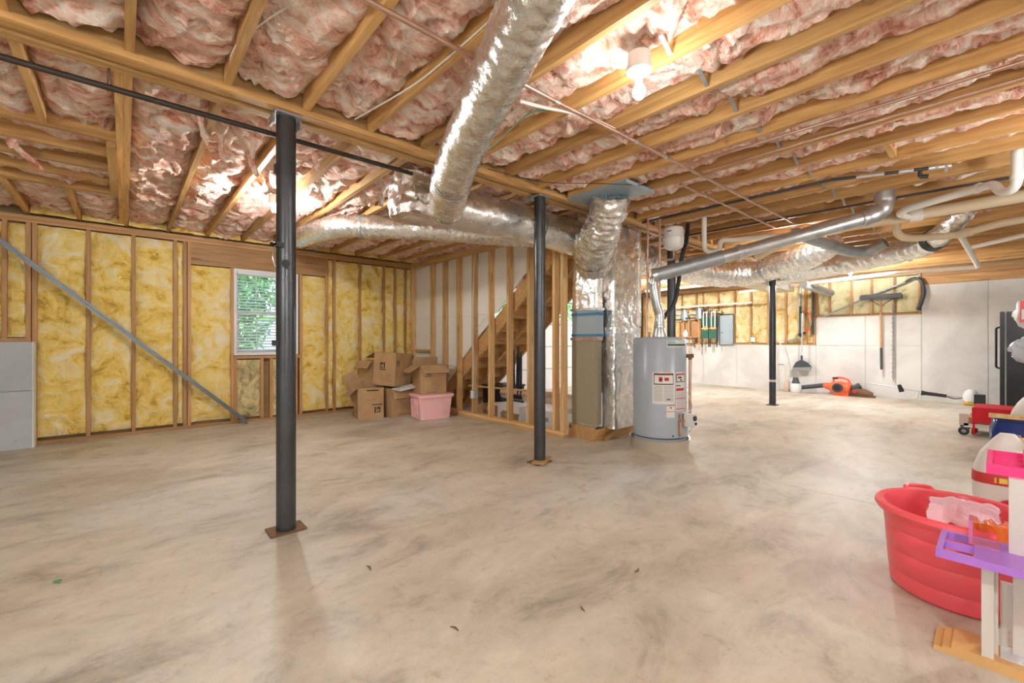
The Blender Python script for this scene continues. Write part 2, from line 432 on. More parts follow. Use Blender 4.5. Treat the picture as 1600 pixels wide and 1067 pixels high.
# ---------------------------------------------------------------- back wall (window and garage door)
WX0, WX1, WZ0, WZ1 = 1.153, 1.995, .955, 2.185
mb = MB(); Y0, Y1 = 7.245, 7.30
mb.box(XL-.2, WX0, Y0, Y1, 0, 2.8); mb.box(WX0, WX1, Y0, Y1, 0, WZ0); mb.box(WX0, WX1, Y0, Y1, WZ1, 2.8)
mb.box(WX1, 5.8, Y0, Y1, 0, 2.8); mb.box(5.8, 11.32, Y0, Y1, 2.24, 2.8); mb.box(11.32, XR+.25, Y0, Y1, 0, 2.8)
wb = struct('wall_back', mb, 'osb')
yc = YB+.0445
def stud(x, z0=.04, z1=2.47, y=yc, m='stud', par=wb): board('stud', (x, y, z0), (x, y, z1), .089, .038, m, par, side=(0,1,0))
for z in (2.49, 2.53): board('top_plate', (XL, yc, z), (4.0, yc, z), .089, .038, 'stud', wb)
board('bottom_plate', (-.74, yc, .02), (3.88, yc, .02), .089, .038, 'stud', wb)
SX = [-.745, -.315, .088, .497, .60, .645, 1.13, 2.03, 2.418, 2.535, 2.96, 3.385, 3.60, 3.80, 3.97]
for x in SX:
    if x in (1.13, 2.03): stud(x, .04, 2.18)
    else: stud(x)
for x in (-.79, -.965, -1.37, -1.78): stud(x, 1.19)
board('bottom_plate', (-.77, yc, 1.172), (XL, yc, 1.172), .089, .038, 'stud', wb)
board('header', (.664, yc, 2.325), (2.40, yc, 2.325), .085, .285, 'stud', wb)
board('sill', (1.14, yc, .925), (2.03, yc, .925), .089, .038, 'stud', wb)
for x in (1.17, 1.50, 1.62, 1.96): stud(x, .04, .905)
def wbatt(a, b, z0, z1, seed, m='yellow', plane='y', pos=7.165, par=wb, amp=1., res=.024):
    nx = max(5, int((b-a)/res)); nz_ = max(6, int((z1-z0)/res)); sv = Vector((seed*5.3, seed*2.1, 0))
    def fn(u, v):
        s = a+(b-a)*u; z = z0+(z1-z0)*v; p = Vector((s*2.6, z*2.1, 0))+sv
        e = min(u, 1-u)*2; d = .03*(1-(1-min(1, e*2.2))**2)
        ez = min(v, 1-v)*2; d *= (1-(1-min(1, ez*9))**2)
        d += amp*(.026*fbm(p, 4) + .020*(1-2*abs(fbm(p*2.2, 4))))
        if plane == 'y': return (s, pos+.02-d, z)
        return (pos+.02-d, s, z)
    g = MB().grid(fn, nx, nz_)
    if plane == 'x': g.f = [tuple(reversed(f)) for f in g.f]
    return obj('insulation_batt', g, m, par, True)
bays = [(-.725,-.336), (-.295,.068), (.108,.477), (.517,.58), (.665,1.11), (2.05,2.40), (2.437,2.515), (2.555,2.94), (2.98,3.365), (3.405,3.58), (3.62,3.78), (3.82,3.95)]
for i, (a, b) in enumerate(bays):
    wbatt(a, b, .075, 2.455 if not (.65 < a < 1.2 or 2.0 < a < 2.3) else 2.17, i+1)
wbatt(-.945, -.81, 1.20, 2.45, 31); wbatt(-1.35, -.985, 1.20, 2.45, 32); wbatt(-1.76, -1.39, 1.20, 2.45, 33)
wbatt(1.19, 1.48, .07, .89, 34, 'yellow_stained'); wbatt(1.64, 1.94, .06, .89, 35, 'yellow_stained')
# concrete step in the corner
cs = MB().box(XL, -.745, 6.99, 7.245, 0, .62).box(XL, -.745, 6.99, 7.245, .624, 1.15)
obj('concrete_step', cs, 'concrete_dark', wb)
obj('concrete_edge', MB().box(-.745, -.732, 6.985, 7.15, 0, 1.15), 'concrete', wb)

# window with its blind
win = struct('window_1', MB().box(WX0, WX0+.035, 7.17, 7.29, WZ0, WZ1).box(WX1-.035, WX1, 7.17, 7.29, WZ0, WZ1).box(WX0+.035, WX1-.035, 7.17, 7.29, WZ1-.035, WZ1).box(WX0+.035, WX1-.035, 7.16, 7.29, WZ0, WZ0+.04), 'vinyl')
a, b = WX0+.035, WX1-.035; zm = 1.56
def rails(x0, x1, y0, y1, z0, z1, t):
    return MB().box(x0, x0+t, y0, y1, z0, z1).box(x1-t, x1, y0, y1, z0, z1).box(x0+t, x1-t, y0, y1, z0, z0+t).box(x0+t, x1-t, y0, y1, z1-t, z1)
obj('upper_sash', rails(a, b, 7.255, 7.285, zm-.02, WZ1-.035, .035), 'vinyl', win)
obj('lower_sash', rails(a, b, 7.225, 7.253, WZ0+.04, zm+.03, .04), 'vinyl', win)
obj('pane', MB().box(a+.03, b-.03, 7.268, 7.272, zm, WZ1-.06), 'glass', win)
obj('pane', MB().box(a+.035, b-.035, 7.237, 7.241, WZ0+.07, zm), 'glass', win)
for i in (1, 2):
    x = a+(b-a)*i/3
    obj('muntin', MB().box(x-.006, x+.006, 7.262, 7.267, zm, WZ1-.06), 'vinyl', win); obj('muntin', MB().box(x-.006, x+.006, 7.231, 7.236, WZ0+.07, zm), 'vinyl', win)
obj('blind_headrail', MB().box(a+.005, b-.005, 7.18, 7.222, WZ1-.075, WZ1-.036), 'vinyl', win)
sl = None; nsl = 26
for i in range(nsl):
    z = WZ0+.075+(WZ1-.09-WZ0-.075)*i/(nsl-1)
    if sl is None:
        g = MB().box(-(b-a)/2+.006, (b-a)/2-.006, -.022, .022, -.0012, .0012, Matrix.Rotation(R(26), 4, 'X')); sl = obj('slat', g, 'vinyl', win, loc=((a+b)/2, 7.20, z))
    else:
        o = sl.copy(); o.location = ((a+b)/2, 7.20, z); link(o, win)
for x in (a+.12, b-.12): obj('blind_cord', MB().tube([(x, 7.2, WZ0+.06), (x, 7.2, WZ1-.06)], .002, 5), 'vinyl', win)

# garage door with glazed top section
gd = struct('door_1', MB().box(5.72, 5.8, 7.16, 7.30, 0, 2.32).box(11.32, 11.40, 7.16, 7.30, 0, 2.32).box(5.8, 11.32, 7.16, 7.30, 2.24, 2.32), 'white')
zs = [0, .50, 1.03, 1.56, 2.235]
for i in range(4):
    z0, z1 = zs[i]+.004, zs[i+1]-.006
    if i < 3:
        sec = obj('door_section', MB().box(5.81, 11.31, 7.255, 7.29, z0, z1), 'door', gd)
        for j in range(8):
            x0 = 5.86+.685*j; obj('raised_panel', MB().box(x0, x0+.60, 7.247, 7.2549, z0+.10, z1-.10), 'door', sec)
        obj('joint_strip', MB().box(5.81, 11.31, 7.25, 7.2549, z1-.012, z1), 'grey', sec)
    else:
        g = MB(); g.box(5.81, 11.31, 7.255, 7.29, z0, z0+.10); g.box(5.81, 11.31, 7.255, 7.29, z1-.10, z1)
        for j in range(9): x0 = 5.81+.684*j; g.box(x0, x0+.07 if j < 8 else 11.31, 7.255, 7.29, z0+.10, z1-.10)
        sec = obj('door_section', g, 'door', gd)
        for j in range(8): x0 = 5.88+.684*j; obj('pane', MB().box(x0, x0+.614, 7.27, 7.274, z0+.10, z1-.10), 'glass', sec)
obj('door_track', MB().box(5.74, 5.79, 7.10, 7.15, 0, 2.3), 'galv', gd); obj('door_track', MB().box(11.33, 11.38, 7.10, 7.15, 0, 2.3), 'galv', gd)

# ---------------------------------------------------------------- right wall: poured concrete with stud wall on top
wr = struct('wall_right', MB().box(11.79, 11.85, YF-.2, YB+.15, 0, 2.8), 'osb')
ye = [YB+.09, 6.2, 5.3, 4.45, 3.6, 2.754, 1.884, 1.021, .145, YF]
for i in range(9):
    y1, y0 = ye[i], ye[i+1]; g = .0025
    obj('concrete_panel', MB().box(11.6, 11.79, y0+g, y1-g, 0, 1.06), 'concrete', wr)
    if y1 < 2.8:
        if y1 > 1.03: obj('concrete_panel', MB().box(11.6, 11.79, y0+g, y1-g, 1.064, 1.68), 'concrete', wr)
        else: obj('concrete_panel', MB().box(11.6, 11.79, y0+g, y1-g, 1.061, 2.25), 'concrete', wr)
xs = 11.6+.0445
def rstud(y, z0, z1=2.46): board('stud', (xs, y, z0), (xs, y, z1), .089, .038, 'stud', wr, side=(1,0,0))
for z in (2.48, 2.52): board('top_plate', (xs, 1.03, z), (xs, YB, z), .089, .038, 'stud', wr)
board('sill_plate', (xs, 2.76, 1.08), (xs, YB, 1.08), .089, .038, 'stud', wr)
board('sill_plate', (xs, 1.03, 1.70), (xs, 2.74, 1.70), .089, .038, 'stud', wr)
board('rim_board', (xs-.01, YF, 2.33), (xs-.01, 1.02, 2.33), .089, .15, 'stud', wr); board('rim_board', (xs-.02, YF, 2.48), (xs-.02, 1.02, 2.48), .089, .14, 'stud', wr)
ys = [7.10, 6.70, 6.30, 5.90, 5.50, 5.31, 4.913, 4.50, 4.118, 3.73, 3.349, 2.95, 2.78]
for y in ys: rstud(y, 1.10)
ys2 = [2.735, 2.505, 2.12, 1.78, 1.417, 1.05]
for y in ys2: rstud(y, 1.72)
for i in range(len(ys)-1):
    if 4.4 < ys[i+1] < 4.9: wbatt(ys[i+1]+.02, ys[i]-.02, 1.85, 2.45, 60+i, 'yellow_far', 'x', 11.62, wr, 1, .05)
    else: wbatt(ys[i+1]+.02, ys[i]-.02, 1.11, 2.45, 60+i, 'yellow_far', 'x', 11.62, wr, 1, .05)
for i in range(len(ys2)-1): wbatt(ys2[i+1]+.02, ys2[i]-.02, 1.73, 2.45, 80+i, 'yellow_green', 'x', 11.62, wr, 1, .05)
for (y, z, L) in ((1.05, 2.17, .02), (1.3, 2.3, .02)): pass
# walls out of view that close the room
struct('wall_left', MB().box(XL-.2, XL, YF-.2, YB+.1, 0, 2.8), 'concrete')
struct('wall_front', MB().box(XL-.2, XR+.2, YF-.2, YF, 0, 2.8), 'concrete')

# ---------------------------------------------------------------- stud partition along the stair
XS = 3.88
wsx = XS+.0445
dy = [(3.45, .55), ]
pts = [(3.90, 2.50), (7.13, 2.50), (7.13, .085), (6.62, .085), (6.3, .34), (5.713, .815), (5.2, 1.24), (4.95, 1.42), (4.90, 1.50), (4.80, 1.53), (4.243, 2.02), (3.90, 2.28)]
m4 = Matrix(((0,1,0,3.972), (1,0,0,0), (0,0,1,0), (0,0,0,1)))
def dry(pts): return MB().poly(pts, .013, m4)
wst = struct('wall_stair', dry([(3.90, 2.50), (7.13, 2.50), (7.13, 1.548), (4.79, 1.548), (4.243, 2.02), (3.90, 2.28)]), 'drywall')
obj('drywall_sheet', dry([(7.13, 1.545), (7.13, .085), (6.62, .085), (6.3, .34), (5.713, .815), (5.2, 1.24), (4.95, 1.42), (4.90, 1.50), (4.84, 1.545)]), 'drywall', wst)
def sstud(y, z0=.085, z1=2.47): board('stud', (wsx, y, z0), (wsx, y, z1), .089, .038, 'stud_light', wst, side=(1,0,0))
for y in (7.10, 6.42, 6.04, 5.64, 5.24, 4.845, 4.445, 4.045, 3.60, 3.47, 3.43): sstud(y) if y != 3.43 else None
for z in (2.49, 2.53): board('top_plate', (wsx, 3.45, z), (wsx, YB, z), .089, .038, 'stud_light', wst)
for z in (.022, .062): board('bottom_plate', (wsx, 3.44, z), (wsx, YB, z), .089, .038, 'stud_light', wst)
board('stud', (XS+.02, 6.78, .5), (XS+.02, 6.45, .5), .03, .09, 'stud_light', wst)
board('blocking', (wsx, 6.50, .99), (wsx, 6.98, .99), .06, .038, 'stud_light', wst)

# stair
st = thing('staircase', 'open-backed brown wooden staircase behind the stud partition', 'stairs', (4.45, 6.69, 0))
sl_ = .818
def line(y): return sl_*(6.69-y)
for x in (4.012, 4.45, 4.89):
    pp = [(6.69-3.35, line(3.35)-.02), (0.25, -.0+line(6.44)-.02), (.0, 0.0), (.33, 0.0), (6.69-3.35, line(3.35)-.285)]
    m5 = Matrix(((0,1,0,x-4.45-.019), (-1,0,0,0), (0,0,1,0), (0,0,0,1)))
    obj('stringer', MB().poly(pp, .038, m5), 'stair', st)
for k in range(1, 14):
    z = .19*k; y = -.232*k
    obj('tread', MB().box(-.418, .418, y-.245, y+.02, z-.035, z), 'stair', st)
    obj('riser', MB().box(-.418, .418, y-.02, y-.001, z-.19, z-.036), 'stair', st)

# ---------------------------------------------------------------- steel columns
def column(x, y, label, near=False):
    t = thing('steel_column', label, 'column', (x, y, 0), 0)
    obj('pipe', MB().lathe([(.055, .012), (.055, 2.522)], n=28), 'black_steel', t, True)
    obj('base_plate', MB().box(-.10, .10, -.075, .075, 0, .012), 'rust', t)
    obj('cap_plate', MB().box(-.075, .075, -.07, .11, 2.522, 2.536), 'galv_dull', t)
    return t
c1 = column(.742, 2.915, 'tall dark steel column nearest the camera, left of the big foil duct')
for s in (-1, 1): obj('cap_tab', MB().box(s*.075-.006, s*.075+.006, -.03, .06, 2.47, 2.522), 'galv', c1)
obj('adjusting_bolt', MB().tube([(-.02, -.05, 1.62), (-.025, -.085, 1.62)], .017, 10).tube([(-.025, -.085, 1.62), (-.025, -.092, 1.62)], .026, 6), 'black', c1, True)
obj('clamp', MB().tube([(-.05, -.02, 1.735), (-.09, -.04, 1.735)], .014, 8).box(-.066, -.03, -.06, -.02, 1.72, 1.75), 'black', c1)
obj('wire_loop', MB().tube([(-.07, -.04, 1.73), (-.085, -.05, 1.66), (-.07, -.05, 1.60)], .004, 6, sub=5), 'galv', c1, True)
obj('bracket', MB().box(-.08, -.05, -.03, .0, 1.13, 1.165), 'black', c1)
obj('bracket', MB().box(-.07, -.05, -.03, .0, 2.17, 2.22), 'black', c1)
c2 = column(2.966, 2.93, 'dark steel column on a wooden shim, in front of the stair partition')
obj('shim', MB().cbox((0, -.02, .022), (.26, .12, .016), Matrix.Rotation(.5, 4, 'Z')), 'ply', c2)
column(5.48, 2.935, 'dark steel column behind the white tank above the water heater')
c4 = column(8.75, 2.74, 'dark steel column standing in the open floor at the far right')
obj('sticker', MB().lathe([(.056, .42), (.056, .46)], n=28), 'paper', c4, True)

# ---------------------------------------------------------------- foil ducts
def duct(name, label, pts, r, m='foil_fine', n=56, nz=.012, nf=12, sub=34, ridge=.0, rf=0., bands=(), cat='duct', bandm='galv_dull'):
    t = thing(name, label, cat, pts[0])
    obj('foil_sleeve', MB().tube(rel(t, pts), r, n, nz=nz, nf=nf, sub=sub, seed=pts[0][0], ridge=ridge, rf=rf), m, t, True)
    P, rs = smooth_path([Vector(p) for p in pts], r, 40)
    for f, wd in bands:
        i = int(f*(len(P)-2)); d = (P[i+1]-P[i]).normalized(); rr = rs[i]+.012
        obj('strap', MB().tube(rel(t, [P[i]-d*wd/2, P[i]+d*wd/2]), rr, n, caps=False), bandm, t, True)
    return t
def foilbox(x0, x1, y0, y1, z0, z1, o, seed=0., nz=.010, r=.04):
    prof = []
    for (cx, cy, a0) in ((x1-r, y1-r, 0), (x0+r, y1-r, 90), (x0+r, y0+r, 180), (x1-r, y0+r, 270)):
        for k in range(4): a = R(a0+30*k); prof.append((cx+r*cos(a), cy+r*sin(a)))
    P = []
    for i in range(len(prof)):
        a = Vector(prof[i]); b = Vector(prof[(i+1)%len(prof)]); n = max(1, int((b-a).length/.018))
        for k in range(n): P.append(a.lerp(b, k/n))
    n = len(P); nv = int((z1-z0)/.018)+2; c = Vector(((x0+x1)/2, (y0+y1)/2)); vs = []
    for j in range(nv):
        z = z0+(z1-z0)*j/(nv-1)
        for p in P:
            d = (p-c).normalized(); q = Vector((p.x, p.y, z))*7+Vector((seed,0,0))
            h = nz*(.8*fbm(q, 3) + .5*(1-2.6*abs(fbm(q*1.1+Vector((4,4,4)), 3)))); vs.append((p.x+d.x*h-o[0], p.y+d.y*h-o[1], z-o[2]))
    g = MB(); g.add(vs, [(j*n+k, j*n+(k+1)%n, (j+1)*n+(k+1)%n, (j+1)*n+k) for j in range(nv-1) for k in range(n)] + [tuple(range(n-1,-1,-1)), tuple((nv-1)*n+k for k in range(n))])
    return g
tr = duct('trunk_duct', 'long foil-wrapped trunk duct running under the beam to the plenum', [(1.76, 3.33, 2.37), (2.2, 3.32, 2.37), (3.0, 3.3, 2.37), (3.6, 3.3, 2.36), (4.15, 3.28, 2.34)], [.185, .185, .185, .19, .20], 'foil', n=64, sub=40, nz=.008, nf=8, bands=((.62, .05),), bandm='foil')
obj('end_box', foilbox(1.66, 2.06, 3.15, 3.51, 2.20, 2.545, tr.location, 3., .020, .13), 'foil_warm', tr, True)
obj('foil_tail', MB().tube(rel(tr, [(1.66, 3.36, 2.50), (1.60, 3.38, 2.40), (1.58, 3.40, 2.27)]), [.008, .016, .02], 8, sub=5, nz=.006, nf=30), 'foil', tr, True)
duct('flex_duct', 'big foil flex duct sweeping overhead from the near joists into the trunk', [(.72, .2, 2.40), (1.02, .9, 2.40), (1.20, 1.33, 2.395), (1.50, 2.03, 2.385), (1.76, 2.6, 2.355), (1.97, 3.0, 2.32), (2.06, 3.16, 2.315)],
     [.118, .118, .122, .130, .142, .152, .158], nz=.008, nf=11, n=56, sub=34, ridge=.002, rf=80, bands=((.70, .022), (.93, .03)))
duct('flex_duct', 'foil flex duct snaking behind the trunk and off along a far joist bay', [(1.66, 6.35, 2.62), (1.66, 5.9, 2.47), (1.66, 5.2, 2.42), (1.78, 4.75, 2.41), (2.05, 4.45, 2.385), (2.4, 4.20, 2.38), (2.8, 4.02, 2.38), (3.3, 3.8, 2.38), (3.8, 3.55, 2.38)], .118, nz=.008, nf=10, ridge=.002, rf=80, bands=((.45, .02),), n=48, sub=24)
rt = duct('flex_duct', 'fat crinkled foil flex duct dropping from the grey ceiling panel', [(3.47, 2.48, 2.56), (3.52, 2.53, 2.46), (3.60, 2.66, 2.34), (3.70, 2.80, 2.25), (3.85, 2.98, 2.16), (4.08, 3.14, 2.08), (4.22, 3.24, 2.02)],
          [.185, .172, .182, .20, .21, .205, .19], nz=.026, nf=11, n=48, sub=24, ridge=.004, rf=110, bands=((.72, .012),), bandm='black')
pn = obj('ceiling_return_panel', MB().box(-.23, .23, -.35, .35, 0, .012).box(-.23, .23, -.35, -.345, -.02, 0).box(-.23, .23, .345, .35, -.02, 0), 'panel', loc=(3.47, 2.50, 2.553)); tag(pn, 'grey sheet metal panel fixed under the joists above the crinkled duct', 'panel')

# furnace and its plenums
fu = thing('furnace', 'tan furnace cabinet on a wooden platform with foil plenum above it', 'furnace', (4.04, 3.09, .165))
F = lambda x0, x1, y0, y1, z0, z1: MB().box(x0-4.04, x1-4.04, y0-3.09, y1-3.09, z0-.165, z1-.165)
obj('cabinet', F(4.045, 4.15, 3.09, 3.45, .19, 1.165), 'furnace', fu)
obj('base_flange', F(4.04, 4.14, 3.085, 3.455, .166, .19), 'galv', fu)
obj('rear_cabinet', F(4.151, 4.185, 3.16, 3.45, .19, 1.165), 'furnace', fu)
obj('copper_rim', F(4.03, 4.15, 3.07, 3.46, 1.166, 1.20), 'copper', fu)
obj('metal_collar', F(4.05, 4.175, 3.08, 3.45, 1.201, 1.53), 'panel', fu)
obj('tape_band', F(4.044, 4.18, 3.074, 3.456, 1.212, 1.24), 'tape', fu); obj('tape_band', F(4.044, 4.18, 3.074, 3.456, 1.455, 1.49), 'tape', fu)
obj('insulated_plenum', foilbox(4.045, 4.19, 3.085, 3.46, 1.53, 2.20, fu.location, 2.), 'foil', fu, True)
obj('sheet_metal_flap', F(4.035, 4.18, 3.07, 3.46, 1.515, 1.545), 'galv', fu)
pl = thing('supply_plenum', 'tall foil-wrapped plenum box between the furnace and the water heater', 'plenum', (4.38, 3.07, .14))
obj('wrapped_box', foilbox(4.215, 4.74, 2.96, 3.48, 1.30, 2.50, pl.location, 5., .014, .02), 'foil_warm', pl, True)
obj('lower_drop', foilbox(4.20, 4.76, 2.945, 3.48, .14, 1.32, pl.location, 8., .012, .03), 'foil', pl, True)
for (x, y) in ((4.212, 2.955), (4.738, 2.955)): obj('seam_tape', MB().box(x-.02-4.38, x+.02-4.38, y-.012-3.07, y+.02-3.07, 1.2, 2.38), 'foil', pl)
obj('hanger_strap', MB().box(4.46-4.38, 4.485-4.38, -.132, -.126, 2.22, 2.40), 'galv_dull', pl)
obj('cover_flap', MB().box(-.235, -.225, .01, .08, .02, .42), 'white_plastic', pl)
pf = thing('wooden_platform', 'low plywood and lumber platform under the furnace', 'platform', (4.03, 3.10, 0))
obj('front_board', MB().box(0, .02, 0, .345, 0, .163), 'ply', pf); obj('side_board', MB().box(.021, .95, 0, .03, 0, .135), 'stair', pf)
obj('deck', MB().box(.021, .95, .031, .40, .11, .136), 'ply', pf); obj('end_post', MB().box(.021, .06, .346, .40, 0, .163), 'stair', pf)
bs = thing('lumber_scrap', 'offcut board leaning against the furnace platform', 'board', (4.40, 3.0, 0)); board('plank', (4.17, 3.05, .02), (4.52, 3.055, .12), .02, .05, 'stud', bs, off=bs.location)

# right-hand ducts
duct('flex_duct', 'shiny foil flex duct curling to the right past the far column', [(4.93, 3.30, 2.30), (5.6, 3.3, 2.28), (6.4, 3.25, 2.27), (7.2, 3.1, 2.25), (7.65, 2.75, 2.26), (7.5, 2.25, 2.31), (7.2, 1.75, 2.38), (7.0, 1.45, 2.46)], [.21,.20,.20,.20,.19,.18,.17,.14], nz=.018, nf=7, ridge=.005, rf=60, bands=((.66, .02),))
duct('flex_duct', 'grey foil flex duct with a black strap, ending at the right-hand joists', [(10.2, 3.2, 2.33), (9.2, 2.9, 2.33), (8.6, 2.2, 2.33), (8.15, 1.5, 2.34), (7.85, .95, 2.36), (7.6, .60, 2.40), (7.1, .30, 2.56), (6.9, .22, 2.66)], [.15,.15,.15,.15,.145,.13,.09,.07], 'foil', nz=.012, nf=9, ridge=.003, rf=60, bands=((.74, .10),), bandm='black')
tk = thing('sheet_metal_trunk', 'flat galvanised sheet metal trunk hung above the far column', 'duct', (8.9, 2.9, 2.2))
obj('casing', MB().box(-.45, 1.7, 0, .42, 0, .22), 'galv', tk); obj('flange', MB().box(-.46, -.42, -.01, .43, -.01, .23), 'galv_dull', tk)
def pipe(name, label, pts, r, m, cat='pipe', rad=.0, fit=None, fm=None, n=14, smooth=0):
    t = thing(name, label, cat, pts[0])
    P = bend(pts, rad) if rad else pts
    obj('run', MB().tube(rel(t, P), r, n, sub=smooth), m, t, True)
    for (a, b) in (fit or ()):
        obj('fitting', MB().tube(rel(t, [a, b]), r*1.22, n), fm or m, t, True)
    return t
# water heater vent
A = Vector((4.30, 2.52, 1.865)); B = Vector((5.36, .81, 2.36)); dv = (B-A).normalized()
vp = pipe('vent_pipe', 'long shiny metal vent pipe rising from the water heater to the joists', [A, B], .066, 'galv', fit=[(A+dv*.86, A+dv*.90), (A+dv*.0, A+dv*.05)], n=22)
obj('lower_section', MB().tube(rel(vp, [A, A+dv*.72]), .072, 22), 'galv_dull', vp, True)
obj('elbow', MB().tube(rel(vp, [B-dv*.10, B-dv*.04, B+Vector((.04,-.05,.05)), B+Vector((.055,-.075,.13)), B+Vector((.055,-.075,.26))]), [.075,.076,.078,.08,.08], 20, ridge=.004, rf=70, sub=4), 'galv', vp, True)
pipe('grey_duct', 'short round grey duct pipe hanging behind the vent pipe', [(6.05, 1.65, 2.46), (7.3, 1.35, 2.36), (7.5, 1.2, 2.36), (7.45, 1.0, 2.45)], .07, 'galv_dull', rad=.12, cat='duct', n=18)
pipe('grey_duct', 'stubby grey duct pipe near the top of the far wall', [(10.15, 2.62, 2.29), (11.3, 2.42, 2.18)], .075, 'galv_dull', cat='duct', n=18)

# ---------------------------------------------------------------- water heater
wh = thing('water_heater', 'tall grey water heater with white labels standing in a drain pan', 'water heater', (4.386, 2.49, 0))
rt_ = .278
obj('tank', MB().lathe([(rt_-.02, .035), (rt_, .05), (rt_, 1.175), (rt_-.012, 1.19), (rt_-.03, 1.197), (.03, 1.205), (0, 1.205)], n=48), 'tank', wh, True)
obj('drain_pan', MB().lathe([(.298, .0), (.310, .115), (.318, .121), (.304, .118), (.294, .005)], n=48), 'pan', wh, True)
obj('seam_ring', MB().lathe([(rt_+.001, .135), (rt_+.004, .138), (rt_+.004, .145), (rt_+.001, .148)], n=48), 'dark', wh, True)
ac = math.atan2(-2.49, -4.386)                # direction to the camera
def patch(name, a0, a1, z0, z1, m, r=.0015, par=wh): return obj(name, MB().arc_patch((0,0), rt_+r, ac+a0, ac+a1, z0, z1, 8), m, par, True)
# angles grow to the right as seen from the camera
L1 = patch('warning_label', -.25, .57, .505, .835, 'paper')
patch('label_border', -.20, .52, .705, .820, 'ink', .002, L1); patch('label_field', -.175, .495, .716, .805, 'paper', .0025, L1); patch('label_stripe', -.20, .52, .822, .830, 'orangeprint', .002, L1)
patch('pictogram', -.02, .11, .735, .785, 'redprint', .003, L1); patch('pictogram', .005, .085, .748, .772, 'ink', .0035, L1); patch('red_wordmark', .18, .34, .745, .780, 'redprint', .003, L1)
for i in range(13):
    z = .685-.0125*i
    patch('text_line', -.20, .12, z, z+.005, 'greytext', .002, L1); patch('text_line', .16, .52, z, z+.005, 'greytext', .002, L1)
patch('text_line', .26, .40, .548, .558, 'ink', .0025, L1)
L2 = patch('side_label', .61, 1.15, .43, .835, 'paper')
patch('label_border', .63, 1.12, .73, .820, 'ink', .002, L2); patch('label_field', .66, 1.09, .738, .805, 'paper', .0025, L2); patch('label_stripe', .63, 1.12, .807, .82, 'redprint', .003, L2)
patch('pictogram', .72, .90, .770, .787, 'ink', .003, L2); patch('pictogram', .82, .92, .745, .760, 'ink', .003, L2)
patch('text_line', .63, .85, .690, .700, 'ink', .002, L2); patch('label_stripe', .63, 1.06, .640, .668, 'redprint', .002, L2)
for z in (.555, .445): patch('label_stripe', .63, 1.12, z, z+.01, 'redprint', .002, L2)
for i in range(5): patch('text_line', .65, 1.08, .62-.012*i, .625-.012*i, 'greytext', .002, L2)
for i in range(7): patch('text_line', .65, 1.08, .54-.013*i, .545-.013*i, 'greytext', .002, L2)
L3 = patch('small_label', .25, .57, .365, .50, 'paper'); patch('label_stripe', .26, .56, .488, .496, 'redprint', .002, L3); patch('label_stripe', .26, .56, .424, .432, 'orangeprint', .002, L3); patch('pictogram', .39, .44, .46, .475, 'ink', .002, L3)
L4 = patch('top_label', .27, 1.2, 1.095, 1.165, 'paper'); patch('green_band', .29, 1.2, 1.108, 1.128, 'greenprint', .002, L4); patch('label_field', .29, .62, 1.132, 1.160, 'tank', .002, L4)
def onT(a, z, r=rt_): return Vector((r*cos(ac+a), r*sin(ac+a), z))
obj('drain_hole', MB().tube([onT(.50, .175, rt_-.01), onT(.50, .175, rt_+.004)], .009, 10), 'black', wh)
obj('brass_valve', MB().tube([onT(.80, .40, rt_+.01), onT(.80, .17, rt_+.012)], .018, 10).tube([onT(.80, .33, rt_), onT(.80, .33, rt_+.05)], .022, 10), 'copper', wh, True)
gv = obj('gas_control', MB().cbox((0,0,0), (.10, .09, .13), Matrix.Translation(onT(1.12, .335, rt_+.06)) @ Matrix.Rotation(ac+1.12, 4, 'Z')), 'white_plastic', wh)
obj('control_knob', MB().tube([onT(1.06, .36, rt_+.11), onT(1.06, .36, rt_+.13)], .026, 14), 'dark', gv, True); obj('control_knob', MB().tube([onT(1.14, .30, rt_+.11), onT(1.14, .30, rt_+.125)], .014, 10), 'black', gv, True)
obj('burner_cover', MB().arc_patch((0,0), rt_+.012, ac+.75, ac+1.45, .15, .25, 8), 'tank', wh, True)
obj('igniter_wire', MB().tube([onT(.9, .41, rt_+.01), onT(1.1, .44, rt_+.07), onT(1.3, .50, rt_+.06), onT(1.3, .62, rt_+.01)], .006, 6, sub=6), 'pvc', wh, True)
obj('igniter_wire', MB().tube([onT(1.25, .30, rt_+.08), onT(1.18, .24, rt_+.07), onT(1.25, .20, rt_+.03)], .005, 6, sub=6), 'pvc', wh, True)
obj('relief_pipe', MB().tube([onT(1.42, .30, rt_+.035), onT(1.42, .98, rt_+.035), onT(1.42, 1.02, rt_+.01)], .014, 10), 'copper', wh, True)
obj('relief_valve', MB().tube([onT(1.42, 1.0, rt_-.01), onT(1.42, 1.0, rt_+.07)], .022, 10).tube([onT(1.42, 1.0, rt_+.035), onT(1.42, .96, rt_+.035)], .02, 10), 'rust', wh, True)
obj('draft_hood', MB().lathe([(.075, 1.20), (.075, 1.22), (.055, 1.30), (.06, 1.305), (.06, 1.33), (.055, 1.335), (.055, 1.37)], n=20), 'galv', wh, True)
obj('vent_riser', MB().tube([(.0, .0, 1.36), (-.0, .0, 1.45), (-.035, .015, 1.56), (-.06, .03, 1.70), (-.075, .03, 1.80), (-.06, .0, 1.86)], .05, 18, sub=6, ridge=.002, rf=120), 'galv', wh, True)
obj('water_nipple', MB().tube([(.06, .16, 1.2), (.06, .16, 1.26)], .014, 10), 'copper', wh, True)
pipe('water_pipe', 'thin copper water pipe rising left of the vent above the water heater', [(4.30, 2.60, 1.21), (4.31, 2.60, 1.5), (4.325, 2.60, 1.8), (4.337, 2.6, 2.53)], .012, 'copper', fit=[((4.326, 2.6, 1.83), (4.328, 2.6, 1.92))])
